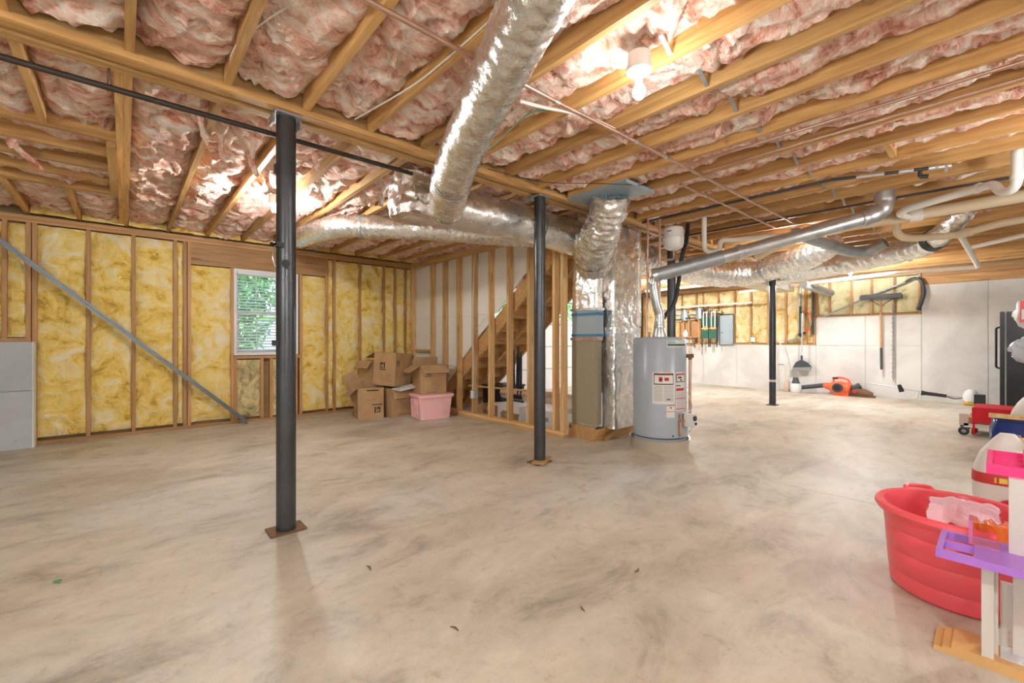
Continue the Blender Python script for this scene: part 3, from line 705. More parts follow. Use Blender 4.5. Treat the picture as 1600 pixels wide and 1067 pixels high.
pipe('water_pipe', 'thin copper water pipe with a valve, right of the vent riser', [(4.50, 2.55, 1.21), (4.50, 2.55, 2.53)], .013, 'copper', fit=[((4.5, 2.55, 1.24), (4.5, 2.55, 1.62)), ((4.5, 2.55, 1.98), (4.5, 2.55, 2.02))], fm='galv')
et = thing('expansion_tank', 'small white expansion tank hanging beneath the beam above the water heater', 'tank', (4.72, 2.5, 2.20))
obj('shell', MB().lathe([(0, 0), (.06, .006), (.098, .03), (.112, .07), (.112, .13), (.114, .135), (.112, .14), (.112, .22), (.10, .255), (.06, .275), (0, .28)], n=28), 'porcelain', et, True)
obj('valve_cap', MB().lathe([(.012, .28), (.012, .30)], n=10), 'tape', et, True)
obj('sticker', MB().arc_patch((0,0), .1125, ac-.75, ac-.2, .15, .22, 5), 'paper', et, True); obj('sticker_print', MB().arc_patch((0,0), .113, ac-.7, ac-.25, .20, .21, 5), 'ink', et, True)
obj('stem', MB().tube(bend([(0,0,.0), (0,0,-.10), (-.2, .04, -.13)], .03), .012, 10), 'copper', et, True)
pipe('flexible_hose', 'thick black flexible hose curving down beside the far column', [(5.06, 2.5, 2.57), (5.02, 2.5, 2.35), (4.976, 2.53, 2.17), (4.95, 2.56, 1.87), (4.905, 2.59, 1.62), (4.81, 2.68, 1.43)], .024, 'black', smooth=8, cat='hose')

# ---------------------------------------------------------------- overhead pipes
pipe('sprinkler_pipe', 'dark brown iron pipe running below the beam from the left', [(XL, 3.02, 2.45), (1.66, 3.02, 2.45)], .0155, 'pipe_brown')
hk = thing('pipe_hanger', 'thin wire hanger holding the dark iron pipe by the double joist', 'hanger', (-.06, 3.03, 2.45)); obj('wire', MB().tube([(-.0, 0, .12), (-.004, .0, -.018), (.012, .0, -.018), (.004, .0, .12)], .003, 5), 'rust', hk)
pipe('copper_pipe', 'copper pipe crossing under the near joists past the bare bulb', [(-1.2, 1.70, 2.535), (1.86, 1.70, 2.535), (2.0, 1.695, 2.535), (2.4, 1.68, 2.535), (5.9, 1.60, 2.535)], .012, 'copper', fit=[((1.84, 1.70, 2.535), (1.88, 1.70, 2.535)), ((2.62, 1.675, 2.535), (2.65, 1.675, 2.535)), ((3.0, 1.665, 2.535), (3.03, 1.665, 2.535))], fm='galv')
pipe('white_cable', 'white cable draped over the copper pipe near the bulb', [(1.72, 1.86, 2.555), (1.86, 1.80, 2.545), (2.02, 1.715, 2.535), (2.25, 1.69, 2.545), (2.42, 1.70, 2.56)], .011, 'cable', smooth=6, cat='cable')
pipe('copper_pipe', 'short copper pipe parallel to the longer one, nearer the white tank', [(3.64, 1.87, 2.535), (5.92, 1.82, 2.535)], .011, 'copper', fit=[((4.1, 1.86, 2.535), (4.13, 1.86, 2.535))], fm='galv')
pipe('copper_pipe', 'copper pipe following the joists above the gas line, left of its pair', [(3.30, 1.62, 2.54), (3.33, YF+.1, 2.54)], .010, 'copper')
pipe('copper_pipe', 'copper pipe following the joists above the gas line, right of its pair', [(3.53, 1.62, 2.54), (3.53, YF+.1, 2.54)], .010, 'copper')
pipe('gas_pipe', 'black iron gas pipe with grey fittings under the right-hand joists', [(4.52, 2.78, 2.54), (4.53, .96, 2.54), (4.86, .26, 2.54)], .0125, 'iron', fit=[((4.60, .81, 2.54), (4.68, .64, 2.54)), ((4.72, .555, 2.54), (4.76, .47, 2.54)), ((4.80, .385, 2.54), (4.86, .26, 2.54))], fm='galv')
gvv = thing('gas_valve', 'small gas shutoff valve hanging from the black gas pipe', 'valve', (4.78, .43, 2.53)); obj('body', MB().tube([(0,0,0), (0,0,-.05)], .014, 10).tube([(0,0,-.05), (.0,-.05,-.06)], .016, 10), 'iron', gvv, True); obj('lever', MB().box(-.006, .006, -.16, -.14, -.05, .0), 'galv', gvv)
pipe('gas_pipe', 'thin black pipe under the joists behind the gas line', [(5.52, 2.8, 2.545), (5.56, 1.2, 2.545), (5.62, -.25, 2.545)], .011, 'iron')
pipe('green_wire', 'thin green wire looping under the joists right of the big duct', [(1.99, 2.60, 2.565), (1.93, 2.35, 2.53), (1.88, 2.1, 2.545), (1.86, 1.9, 2.555), (1.95, 1.79, 2.56)], .004, 'green_wire', smooth=6, cat='wire', n=6)
pipe('cable', 'pale cable stapled along a joist left of the big duct', [(1.20, 1.2, 2.60), (1.215, 1.5, 2.585), (1.205, 2.0, 2.575), (1.17, 2.3, 2.57), (1.12, 2.79, 2.60)], .005, 'cable', smooth=5, cat='wire', n=6)
pipe('cable', 'pale cable along the joist above the leftmost near bay', [(.80, 1.3, 2.62), (.432, 2.35, 2.60), (.43, 2.8, 2.62)], .004, 'cable', smooth=5, cat='wire', n=6)
pipe('hanging_wire', 'thin wire sagging under the joists to the grey panel', [(2.2, 2.76, 2.55), (2.7, 2.62, 2.53), (3.1, 2.35, 2.54), (3.5, 2.1, 2.55)], .003, 'iron', smooth=5, cat='wire', n=5)
# plastic drains
pipe('drain_pipe', 'main white plastic drain pipe along the right-hand joists', [(6.9, 2.35, 2.40), (5.95, 1.54, 2.42), (5.98, 1.08, 2.43), (6.05, .49, 2.45), (6.05, -.8, 2.48)], .055, 'pvc_tan', rad=.2, fit=[((5.97, 1.30, 2.425), (5.975, 1.18, 2.43)), ((6.03, .62, 2.445), (6.04, .52, 2.45))], fm='pvc', n=18)
pipe('drain_trap', 'white plastic drain trap looping below the joists beside the expansion tank', [(4.99, 2.27, 2.62), (4.99, 2.27, 2.185), (5.11, 2.145, 2.185), (5.11, 2.145, 2.315), (5.25, 2.05, 2.325), (5.86, 1.62, 2.41)], .027, 'pvc', rad=.085, n=14)
pipe('drain_trap', 'white plastic drain trap and branch pipe at the far right', [(5.02, -.085, 2.66), (5.05, -.085, 2.36), (5.12, -.06, 2.32), (5.20, .0, 2.34), (5.22, .03, 2.42), (5.35, .12, 2.44), (5.66, .60, 2.44), (5.78, .68, 2.43), (5.95, .62, 2.42)], .033, 'pvc', rad=.07, n=14, fit=[((5.04, -.085, 2.42), (5.045, -.085, 2.38)), ((5.33, .11, 2.44), (5.37, .14, 2.44))])
pipe('drain_pipe', 'lower tan plastic drain pipe with an upturned end', [(6.66, .80, 2.56), (6.66, .80, 2.40), (6.85, .74, 2.36), (7.2, .35, 2.38), (6.95, .0, 2.41), (6.8, -.8, 2.42)], .04, 'pvc_tan', rad=.12, n=16, fit=[((7.17, .33, 2.38), (7.1, .22, 2.39))])
pipe('drain_pipe', 'long thin white plastic pipe crossing in front of the far wall', [(7.2, .32, 2.42), (10.2, .23, 2.34), (10.0, 1.2, 2.34), (10.35, 3.1, 2.30), (10.6, 4.0, 2.28)], .032, 'pvc', rad=.1, n=14)
pipe('drain_pipe', 'thin white plastic pipe along the top right joists', [(8.9, .30, 2.47), (8.4, -.19, 2.48), (8.0, -.6, 2.49)], .03, 'pvc', n=12)
dpw = pipe('drain_pipe', 'white plastic pipe in front of the tool hangers on the far wall', [(11.3, 6.3, 2.07), (11.3, 3.98, 2.09)], .025, 'pvc', n=12)
pipe('drain_pipe', 'white plastic pipe high under the ceiling left of the far column', [(9.9, 6.0, 2.42), (9.9, 3.6, 2.44)], .03, 'pvc', n=12)
pipe('iron_elbow', 'short black iron pipe with an elbow between the drain pipes', [(6.3, 1.3, 2.48), (6.35, .82, 2.48), (6.35, .80, 2.56)], .018, 'iron', rad=.03)

for yy in (6.0, 4.95, 4.13): obj('pipe_bracket', MB().box(.02, .31, yy-6.3-.01, yy-6.3+.01, -.035, -.02), 'galv', dpw)
# ---------------------------------------------------------------- bare bulbs
def bulb(x, y, z, label, power=1., ztop=2.56, dirx=0, vis=True):
    t = thing('bulb_fixture', label, 'light', (x, y, z))
    h = ztop-z
    obj('junction_box', MB().lathe([(.055, h-.0), (.055, h-.06), (.0, h-.06)][::-1], n=12), 'porcelain', t, True)
    obj('lampholder', MB().lathe([(.0, h-.062), (.062, h-.062), (.06, h-.085), (.03, h-.10), (.024, .075), (0, .075)][::-1], n=20), 'porcelain', t, True)
    obj('bulb', MB().lathe([(0, -.034), (.018, -.029), (.029, -.015), (.032, 0), (.028, .018), (.016, .04), (.013, .07), (0, .07)], n=20), 'bulb', t, True)
    l = bpy.data.lights.new('bulb_light', 'POINT'); l.energy = BULB_W*power; l.shadow_soft_size = .042; l.color = (.955, .975, .985)
    lo = bpy.data.objects.new('bulb_light', l); lo.location = (0, 0, -.005); link(lo, t)
    return t
bulb(1.88, 1.175, 2.375, 'bare lit bulb in a white lampholder hanging among the near right joists', .22)
bulb(1.085, 4.66, 2.43, 'bare lit bulb behind the nearest steel column', 1.15)
bulb(6.62, 1.92, 2.46, 'bare lit bulb tucked above the shiny flex duct', .9)
bulb(9.95, 1.83, 2.40, 'bare lit bulb glaring beside the long white pipe near the far wall', 2.5)
bulb(9.2, 5.3, 2.42, 'bare lit bulb in the far room behind the furnace', 3.4)
bulb(-1.9, .6, 2.0, 'unseen bulb added as fill light left of the camera', 1.7)  # added out of view to brighten the floor and ceiling on the left
bulb(4.2, -.85, 2.0, 'unseen bulb added as fill light over the toys beside the camera', .9)  # another added fill lamp outside the frame, lifts the right-hand clutter
bulb(.3, -.95, 2.0, 'unseen bulb added as fill light behind the camera', 1.25)  # added fill lamp, never seen, evens out the near floor and joists

# ---------------------------------------------------------------- steel track leaning across the studs
tk = thing('steel_track', 'long grey steel rail leaning diagonally across the yellow stud wall', 'rail', (1.29, 7.0, .02))
for dz in (-.018, .018): board('rail', (-1.35, 7.03, 2.63+dz*1.3-.05), (1.29, 7.03, .02+dz), .035, .022, 'track', tk, side=(0,1,0), off=tk.location)
board('web', (-1.35, 7.045, 2.58), (1.29, 7.045, .02), .006, .05, 'galv_dull', tk, side=(0,1,0), off=tk.location)

# ---------------------------------------------------------------- moving boxes and pink tote
def carton(x, y, z, rz, w, d, h, label, flaps=(), tilt=None, marks=None, closed=False, group=None):
    """x,y = near corner; w along local x, d along local y"""
    t = thing('cardboard_box', label, 'box', (x, y, z), rz, group)
    if tilt: t.rotation_euler = (tilt[0], tilt[1], rz)
    g = MB(); k = .006
    g.box(0, w, 0, d, 0, k).box(0, w, 0, k, k, h).box(0, w, d-k, d, k, h).box(0, k, k, d-k, k, h).box(w-k, w, k, d-k, k, h)
    if closed: g.box(k, w-k, k, d-k, h-k, h)
    obj('body', g, 'card', t)
    for (side, ang, L) in flaps:          # side f,b,l,r ; ang = degrees outward from vertical
        a = R(ang)
        if side == 'f': m = Matrix.Translation((0, 0, h)) @ Matrix.Rotation(a, 4, 'X'); bb = (0.004, w-.004, 0, .005, 0, L)
        if side == 'b': m = Matrix.Translation((0, d, h)) @ Matrix.Rotation(-a, 4, 'X'); bb = (0.004, w-.004, -.005, 0, 0, L)
        if side == 'l': m = Matrix.Translation((0, 0, h)) @ Matrix.Rotation(-a, 4, 'Y'); bb = (0, .005, .004, d-.004, 0, L)
        if side == 'r': m = Matrix.Translation((w, 0, h)) @ Matrix.Rotation(a, 4, 'Y'); bb = (-.005, 0, .004, d-.004, 0, L)
        obj('flap', MB().box(*bb, m), 'card', t)
    for (face, u, v, sx, sz, m) in (marks or ()):
        if face == 'f': g = MB().box(u, u+sx, -.0015, 0, v, v+sz)
        else: g = MB().box(-.0015, 0, u, u+sx, v, v+sz)
        obj('print', g, m, t)
    return t
def logo(t, face, u, v, s):               # dark square mark with a pale cut-out letter shape
    def put(a, b, c, d, m, o):
        g = MB().box(u+a*s, u+b*s, -o, 0, v+c*s, v+d*s) if face == 'f' else MB().box(-o, 0, u+a*s, u+b*s, v+c*s, v+d*s)
        return obj('logo', g, m, t)
    put(0, 1, 0, 1, 'ink', .002); put(.22, .52, .1, .92, 'card', .0024); put(.52, .85, .42, .62, 'card', .0024); put(.62, .82, .1, .34, 'card', .0024); put(.3, .5, .6, .8, 'ink', .0028)
def lines(t, face, u, v, w, n, dz=.02, m='ink_soft', h=.006):
    for i in range(n):
        ww = w*(1 if i % 2 == 0 else .8)
        g = MB().box(u, u+ww, -.0015, 0, v-dz*i, v-dz*i+h) if face == 'f' else MB().box(-.0015, 0, u, u+ww, v-dz*i, v-dz*i+h)
        obj('print_line', g, m, t)
b1 = carton(2.553, 6.25, 0, R(-13), .37, .37, .46, 'open cardboard box on the floor, leftmost of the pile, flap hanging left', (('l', 128, .19), ('b', 12, .12)))
logo(b1, 'f', .235, .09, .085); logo(b1, 'l', .10, .09, .085); lines(b1, 'f', .20, .205, .15, 1, m='ink', h=.012); lines(b1, 'f', .11, .29, .17, 2); lines(b1, 'f', .12, .415, .18, 1, m='ink', h=.018); lines(b1, 'l', .08, .205, .15, 1, m='ink', h=.01)
b2 = carton(2.995, 6.08, 0, R(2), .44, .42, .44, 'cardboard box on the floor between the open box and the pink tote', (('f', 150, .17),))
lines(b2, 'f', .08, .275, .17, 1, m='ink', h=.016); lines(b2, 'f', .18, .20, .20, 5, .027); lines(b2, 'f', .12, .035, .2, 1, h=.012)
b3 = carton(3.02, 6.04, .475, R(24), .39, .42, .50, 'large cardboard box perched on top of the two floor boxes', (('b', 118, .2), ('r', 128, .15)), tilt=(R(2), R(3)), closed=True)
logo(b3, 'f', .03, .32, .06); lines(b3, 'f', .03, .30, .06, 1, m='ink'); logo(b3, 'l', .20, .26, .09); lines(b3, 'l', .18, .235, .12, 1, m='ink', h=.012); lines(b3, 'l', .05, .17, .13, 5, .025); lines(b3, 'f', .17, .17, .16, 2)
b4 = carton(3.245, 5.66, .372, R(-12), .40, .38, .42, 'open cardboard box with flaps spread, standing on the pink tote', (('f', 122, .19), ('l', 122, .19), ('b', -8, .12), ('r', 100, .17)))
logo(b4, 'f', .10, .285, .06); lines(b4, 'f', .06, .26, .12, 1, m='ink', h=.009); lines(b4, 'f', .17, .15, .14, 5, .022); lines(b4, 'f', .11, .02, .15, 1, h=.012); lines(b4, 'l', .06, .17, .17, 2); lines(b4, 'l', .08, .05, .2, 1)
carton(2.93, 6.60, 0, R(14), .34, .34, .84, 'tall cardboard box standing behind the pile against the yellow wall', (('l', 140, .15),))
fc = thing('folded_carton', 'folded brown cardboard sheet leaning in the leftmost open box', 'cardboard', (2.70, 6.42, .10)); mm = Matrix.Rotation(R(-22), 4, 'Y') @ Matrix.Rotation(R(10), 4, 'Z')
obj('sheet', MB().box(-.10, .12, 0, .012, .0, .62, mm), 'card', fc); obj('sheet', MB().box(-.07, .13, -.03, -.02, .0, .50, mm), 'card', fc)
tl = obj('plastic_tray', MB().box(-.20, .20, -.10, .10, 0, .012).box(-.20, .20, -.10, -.09, .012, .035), 'white_plastic', loc=(3.22, 6.02, .445)); tl.rotation_euler = (R(6), R(-6), R(8)); tag(tl, 'pale plastic lid poking out under the perched cardboard box', 'tray')
tt = thing('storage_tote', 'pale pink plastic storage tote under the spread-flap box', 'tote', (3.21, 5.60, 0), R(-8))
def tote_shell():
    g = MB(); n = 6
    def ring(x0, x1, y0, y1, r, z):
        P = []
        for (cx, cy, a0) in ((x1-r, y1-r, 0), (x0+r, y1-r, 90), (x0+r, y0+r, 180), (x1-r, y0+r, 270)):
            for k in range(n): a = R(a0+90*k/(n-1)); P.append((cx+r*cos(a), cy+r*sin(a), z))
        return P
    rings = [ring(.02, .49, .02, .38, .04, 0), ring(-.005, .515, -.005, .405, .045, .31), ring(-.03, .54, -.03, .43, .05, .325), ring(-.035, .545, -.035, .435, .05, .36), ring(-.02, .53, -.02, .42, .05, .368)]
    m = len(rings[0]); vs = [p for r in rings for p in r]
    fs = [(j*m+k, j*m+(k+1)%m, (j+1)*m+(k+1)%m, (j+1)*m+k) for j in range(len(rings)-1) for k in range(m)] + [tuple(range(m-1,-1,-1)), tuple((len(rings)-1)*m+k for k in range(m))]
    return g.add(vs, fs)
obj('bin', tote_shell(), 'tote', tt, True)
for y in (.10, .20, .30): obj('rib', MB().box(-.012, .004, y-.03, y+.03, .02, .29, Matrix.Rotation(R(-3), 4, 'Y')), 'tote', tt)
obj('handle_recess', MB().box(.02, .09, -.012, -.002, .27, .29), 'tote', tt)

# ---------------------------------------------------------------- clutter stored under the stair
rv = obj('vinyl_roll', MB().tube([(0,0,0), (0,-1.5,0)], .085, 18, nz=.006, nf=6), 'vinylroll', loc=(4.42, 5.15, .36), smooth=True); tag(rv, 'shiny tan roll of flooring lying on boxes under the stair', 'roll')
for (x, y, sx, sy, h, lab, m) in ((4.25, 4.62, .34, .62, .20, 'long white box under the roll behind the partition, left one', 'white'), (4.28, 3.95, .34, .55, .20, 'long white box under the roll behind the partition, right one', 'white'),
                                  (4.15, 5.10, .22, .36, .17, 'low brown carton at the foot of the stair', 'card'), (4.16, 4.62, .08, .30, .10, 'small brown carton just behind the bottom plate', 'card')):
    t = thing('storage_box', lab, 'box', (x, y, 0)); obj('body', MB().box(0, sx, 0, sy, 0, h), m, t); obj('lid', MB().box(-.006, sx+.006, -.006, sy+.006, h*.78, h+.004), m, t); obj('print_panel', MB().box(-.008, -.0065, sy*.2, sy*.6, h*.3, h*.6), 'greytext' if m == 'white' else 'ink_soft', t)
bb = thing('dark_bin', 'black plastic bin in the shadow at the stair foot', 'bin', (4.40, 5.2, 0)); obj('bin', MB().box(0, .5, 0, .45, 0, .42), 'black', bb); obj('rim', MB().box(-.015, .515, -.015, .465, .42, .45), 'black', bb)
board_ = thing('pale_plank', 'pale thin plank lying across the boxes under the stair', 'board', (4.15, 5.9, .45)); board('plank', (4.10, 5.62, .45), (4.25, 3.9, .47), .05, .02, 'stud_light', board_, off=board_.location)
ub = thing('tripod_stand', 'black folded tripod stand with several poles standing under the stair', 'stand', (4.35, 4.75, .30))
for i, (dx, dy) in enumerate(((0,0), (.03,.06), (.0,-.07), (.05,.13), (.05, .01))): obj('pole', MB().tube([(dx, dy, 0.05), (dx+.02, dy+.02*(i-1), .62+.04*i)], .016, 8), 'black', ub, True)
obj('foot', MB().box(-.03, .10, -.10, .16, 0, .06), 'black', ub)
cb = thing('cardboard_tube', 'thin tan tube leaning against the furnace cabinet behind the partition', 'tube', (4.5, 3.7, .30)); obj('shaft', MB().tube([(0,0,0), (.05,-.22,.26)], .02, 10), 'handle_wood', cb, True)
wbx = thing('plastic_bag', 'crumpled white plastic bag on the boxes beside the furnace', 'bag', (4.45, 3.72, .21)); obj('bag', MB().lathe([(0,0), (.16,.01), (.19,.08), (.15,.17), (.05,.22), (0,.22)], n=18), 'bag_white', wbx, True)
# outlet box and cable on the partition
ob = thing('outlet_box', 'white outlet plate on a grey box fixed to a stud of the partition', 'outlet', (3.878, 5.24, .36)); obj('box', MB().box(.0, .06, -.06, -.02, -.05, .05), 'panel', ob); obj('cover_plate', MB().box(-.008, 0, -.03, .035, -.058, .058), 'white_plastic', ob)
pipe('cable', 'white cable running down a partition stud to the outlet box', [(3.87, 5.15, 2.46), (3.868, 5.19, 2.2), (3.87, 5.215, 1.6), (3.87, 5.21, .9), (3.872, 5.215, .43)], .006, 'cable', smooth=5, cat='wire', n=6)
pipe('cable', 'thin wires sticking out of the stair wall below the drywall joint', [(3.96, 5.0, 1.5), (3.93, 5.1, 1.42), (3.95, 5.3, 1.28)], .004, 'cable', smooth=5, cat='wire', n=6)

# ---------------------------------------------------------------- far wall: panel, rack and tools
ep = thing('electrical_panel', 'grey electrical panel on the far wall between the studs', 'panel', (11.52, 4.7, 1.07))
obj('cabinet', MB().box(0, .07, -.185, .185, 0, .75), 'panel', ep); obj('door', MB().box(-.012, 0, -.11, .11, .10, .52), 'panel', ep); obj('latch', MB().box(-.018, -.012, .06, .085, .29, .32), 'dark', ep)
so = thing('outlet_box', 'small white outlet box at the foot of the far yellow batts', 'outlet', (11.57, 4.06, 1.14)); obj('plate', MB().box(0, .02, -.05, .05, 0, .11), 'white_plastic', so)
rk = thing('tool_rack', 'white wall rack of hooks above the hanging garden tools', 'rack', (11.5, 5.55, 1.88))
obj('rail', MB().box(0, .04, -.75, .55, 0, .05), 'white', rk)
for i in range(9): obj('hook', MB().tube([(0, -.7+.14*i, .02), (-.08, -.7+.14*i, -.02), (-.10, -.7+.14*i, .03)], .008, 6), 'galv_dull', rk, True)
wallX = 11.42
def tool(name, label, y, z0, z1, head, cat='tool', hm='handle_wood'):
    t = thing(name, label, cat, (wallX, y, z0))
    obj('handle', MB().tube([(0,0,0), (0,.01,z1-z0)], .016, 10), hm, t, True)
    if head == 'rake': obj('head', MB().box(-.02, .02, -.16, .16, z1-z0, z1-z0+.03), 'dark', t); [obj('tine', MB().box(-.06, .02, -.15+.06*i-.005, -.15+.06*i+.005, z1-z0+.03, z1-z0+.04), 'dark', t) for i in range(6)]
    if head == 'shovel': obj('blade', MB().grid(lambda u, v: (-.03+.05*(u-.5)**2*4, (u-.5)*.22*(1-.25*v**3), z1-z0+.28*v), 8, 8), 'galv_dull', t, True)
    return t
tool('rake', 'long wooden-handled rake hanging on the rack near the water heater', 5.60, .52, 1.75, 'rake')
tool('shovel', 'wooden-handled shovel hanging with its blade up left of the green chairs', 5.33, .90, 1.75, 'shovel')
tool('hoe', 'thin pale-handled tool hanging behind the water heater', 5.88, .9, 1.72, 'rake')
tool('garden_fork', 'brown-handled tool hanging on the rack beside the wall shelf', 5.75, .95, 1.72, 'shovel')
def chair(y, lab):
    t = thing('folding_chair', lab, 'chair', (11.40, y, 1.0))
    for s in (0, .17): obj('leg', MB().tube([(0, s, 0), (.02, s+.01, .95)], .014, 8), 'black', t, True)
    obj('seat', MB().box(-.02, .02, .0, .18, .22, .44), 'green', t); obj('backrest', MB().box(-.01, .02, 0.0, .18, .55, .80), 'green', t); obj('stretcher', MB().box(-.03, -.015, .0, .18, .47, .50), 'yellowprint', t)
    for s in (.04, .13): obj('strap', MB().box(-.025, -.015, s-.012, s+.012, .5, .92), 'white_plastic', t)
chair(5.07, 'green and black folding chair hung on the far wall, left of its twin'); chair(4.86, 'green and black folding chair hung next to the electrical panel')
sh = thing('bracket_shelf', 'small orange wooden shelf with a brace on the far wall', 'shelf', (11.45, 5.62, 1.25)); obj('board', MB().box(-.12, .14, -.28, .33, 0, .02), 'stud', sh); obj('backing', MB().box(.10, .14, -.28, .33, .02, .42), 'stud', sh); board('brace', (-.1, -.1, -.0), (.10, -.1, -.26), .03, .03, 'stud', sh)
jg = thing('white_jug', 'white plastic jug standing on the small wall shelf', 'jug', (11.42, 5.70, 1.27)); obj('body', MB().lathe([(.06,0), (.07,.02), (.07,.12), (.03,.17), (.025,.2), (0,.2)], n=16), 'white_plastic', jg, True); obj('cap', MB().lathe([(.028,.2), (.028,.225), (0,.225)], n=10), 'redp', jg, True)
jg = thing('white_box', 'white box below the small wall shelf, on the concrete ledge', 'box', (11.5, 5.62, 1.102)); obj('body', MB().box(-.05, .05, -.1, .1, 0, .1), 'white_plastic', jg); obj('lid', MB().box(-.055, .055, -.105, .105, .1, .115), 'white_plastic', jg)
tb = thing('cable_coil', 'grey coil of cable hanging above the tool rack', 'cable', (11.42, 5.2, 2.02)); obj('coil', MB().tube([(0, .13*cos(a*.5), .06*sin(a*.5)) for a in range(26)], .012, 6), 'dark', tb, True)
# conduits
pipe('conduit', 'grey electrical conduit running down the yellow batts to an elbow', [(11.53, 3.04, 2.42), (11.53, 3.04, 1.22), (11.53, 3.3, 1.16)], .022, 'galv_dull', rad=.05, fit=[((11.53, 3.04, 1.95), (11.53, 3.04, 1.25))], fm='dark')
pipe('conduit', 'black conduit running down beside the step in the concrete', [(11.55, 2.80, 2.42), (11.55, 2.80, 1.30)], .028, 'dark')
bw = thing('bow_saw', 'red and green bow saw hanging on the far yellow wall', 'saw', (11.5, 2.95, 1.30))
obj('frame', MB().tube([(0, .05, .50), (0, -.03, .52), (0, -.11, .42), (0, -.13, .28), (0, -.09, .12), (0, .0, .04)], .014, 8, sub=5), 'redp', bw, True); obj('blade', MB().box(-.002, .002, .045, .07, .02, .50), 'galv', bw)
obj('handle', MB().tube([(0, .12, .0), (0, -.02, .05)], .022, 8), 'black', bw, True); obj('green_grip', MB().tube([(0, -.133, .30), (0, -.122, .20)], .016, 8), 'green_wire', bw, True); obj('top_clip', MB().cbox((0, .05, .5), (.03, .06, .04)), 'black', bw)
br = thing('angle_broom', 'dark broom with a grey handle hanging head down on the concrete', 'broom', (11.45, 3.0, .50))
obj('handle', MB().tube([(.03, 0, .30), (.03, -.02, 1.30)], .013, 8), 'galv', br, True); obj('socket', MB().tube([(.03, 0, .22), (.03, 0, .33)], .022, 8), 'dark', br, True)
obj('head', MB().poly([(-.17, .05), (-.11, .17), (-.03, .22), (.03, .22), (.12, .17), (.19, .08)], .05, Matrix(((0,1,0,0), (-1,0,0,0), (0,0,1,0), (0,0,0,1)))), 'dark', br); obj('bristles', MB().poly([(-.20, -.03), (-.17, .05), (.19, .08), (.17, .0)], .04, Matrix(((0,1,0,.005), (-1,0,0,0), (0,0,1,0), (0,0,0,1)))), 'grey', br)
mp = thing('mop', 'thin white-handled mop leaning on the concrete beside the far column', 'mop', (11.42, 3.32, 0)); obj('handle', MB().tube([(0, 0, .30), (.12, .14, 1.25)], .013, 8), 'white_plastic', mp, True); obj('grip', MB().tube([(0, 0, .05), (0, 0, .62)], .022, 8), 'offwhite', mp, True); obj('hook', MB().box(-.01, .01, -.02, .12, .60, .62), 'galv', mp)
jg = thing('spray_jug', 'white jug with a dark cap on the floor beside the leaf blower', 'jug', (11.35, 3.08, 0)); obj('body', MB().lathe([(.10,0), (.11,.02), (.11,.16), (.08,.2), (0,.2)], n=18), 'white_plastic', jg, True); obj('cap', MB().lathe([(.085,.2), (.06,.27), (.05,.33), (0,.33)], n=14), 'dark', jg, True)
sk = thing('small_sack', 'small brown sack slumped by the far concrete wall', 'sack', (11.40, 3.27, 0)); obj('bag', MB().lathe([(.06,0), (.08,.05), (.07,.16), (.04,.26), (0,.27)], n=14), 'vinylroll', sk, True)
bl = thing('leaf_blower', 'orange leaf blower with a long black tube lying by the far wall', 'leaf blower', (11.38, 2.30, 0), R(-3))
obj('housing', MB().tube([(0, .14, .17), (0, .0, .17), (0, -.16, .15), (0, -.22, .14)], [.09, .13, .135, .11], 16, sub=4).box(-.10, .10, -.20, .06, .0, .10), 'orange', bl, True)
obj('fan_cover', MB().tube([(-.13, -.02, .17), (-.16, -.02, .17)], .095, 18), 'dark', bl, True); obj('cover_hub', MB().tube([(-.16, -.02, .17), (-.165, -.02, .17)], .06, 16), 'black', bl, True)
obj('handle', MB().tube([(0, .08, .27), (0, .07, .36), (0, -.06, .375), (0, -.18, .33), (0, -.2, .24)], .02, 10, sub=5), 'orange', bl, True); obj('grip', MB().tube([(0, .10, .355), (0, .0, .37)], .024, 8), 'black', bl, True)
obj('collar', MB().tube([(0, .12, .17), (0, .26, .20)], [.085, .055], 14), 'orange', bl, True); obj('blower_tube', MB().tube([(0, .24, .195), (0, .9, .07)], [.05, .045], 14), 'dark', bl, True)
es = thing('edger', 'dusty grey-brown lawn edger head lying beside the leaf blower', 'edger', (11.38, 1.93, 0))
obj('guard', MB().tube([(0, .16, .07), (0, .06, .10), (0, -.10, .07), (0, -.2, .05)], [.07, .10, .08, .05], 12, sub=4).box(-.06, .06, -.24, .18, 0, .04), 'rust', es, True); obj('motor', MB().tube([(-.02, .14, .14), (-.02, .0, .24)], .06, 12), 'dark', es, True); obj('knob', MB().tube([(-.12, .08, .12), (-.09, .08, .12)], .035, 10), 'redprint', es, True)
stt = thing('string_trimmer', 'string trimmer with a long silver shaft lying along the far wall', 'trimmer', (11.35, 1.30, .0))
obj('shaft', MB().tube([(.05, .50, .30), (0, -.70, .14), (0, -1.0, .12)], .012, 8), 'galv', stt, True); obj('handle', MB().tube([(0, -.05, .19), (-.03, -.10, .08), (-.03, -.22, .06), (0, -.25, .17)], .018, 8, sub=4), 'offwhite', stt, True); obj('front_grip', MB().tube([(-.02, .02, .30), (0, -.02, .17)], [.03, .045], 10), 'black', stt, True)
obj('rear_grip', MB().tube([(0, -.30, .17), (0, -.36, .165), (0, -.64, .14)], [.05, .035, .03], 12), 'black', stt, True); obj('cable', MB().tube([(0, -.62, .14), (.0, -.75, .10), (0, -.88, .14)], .01, 6, sub=4), 'black', stt, True)
obj('engine', MB().lathe([(.06,0), (.10,.03), (.11,.12), (.08,.20), (.03,.24), (0,.24)], c=(0,-.95,.05), n=14), 'white_plastic', stt, True); obj('muffler', MB().cbox((-.05, -1.06, .12), (.16, .14, .18)), 'black', stt); obj('fuel_tank', MB().tube([(-.02, -.86, .05), (-.02, -1.1, .05)], .05, 12), 'yellowprint', stt, True)
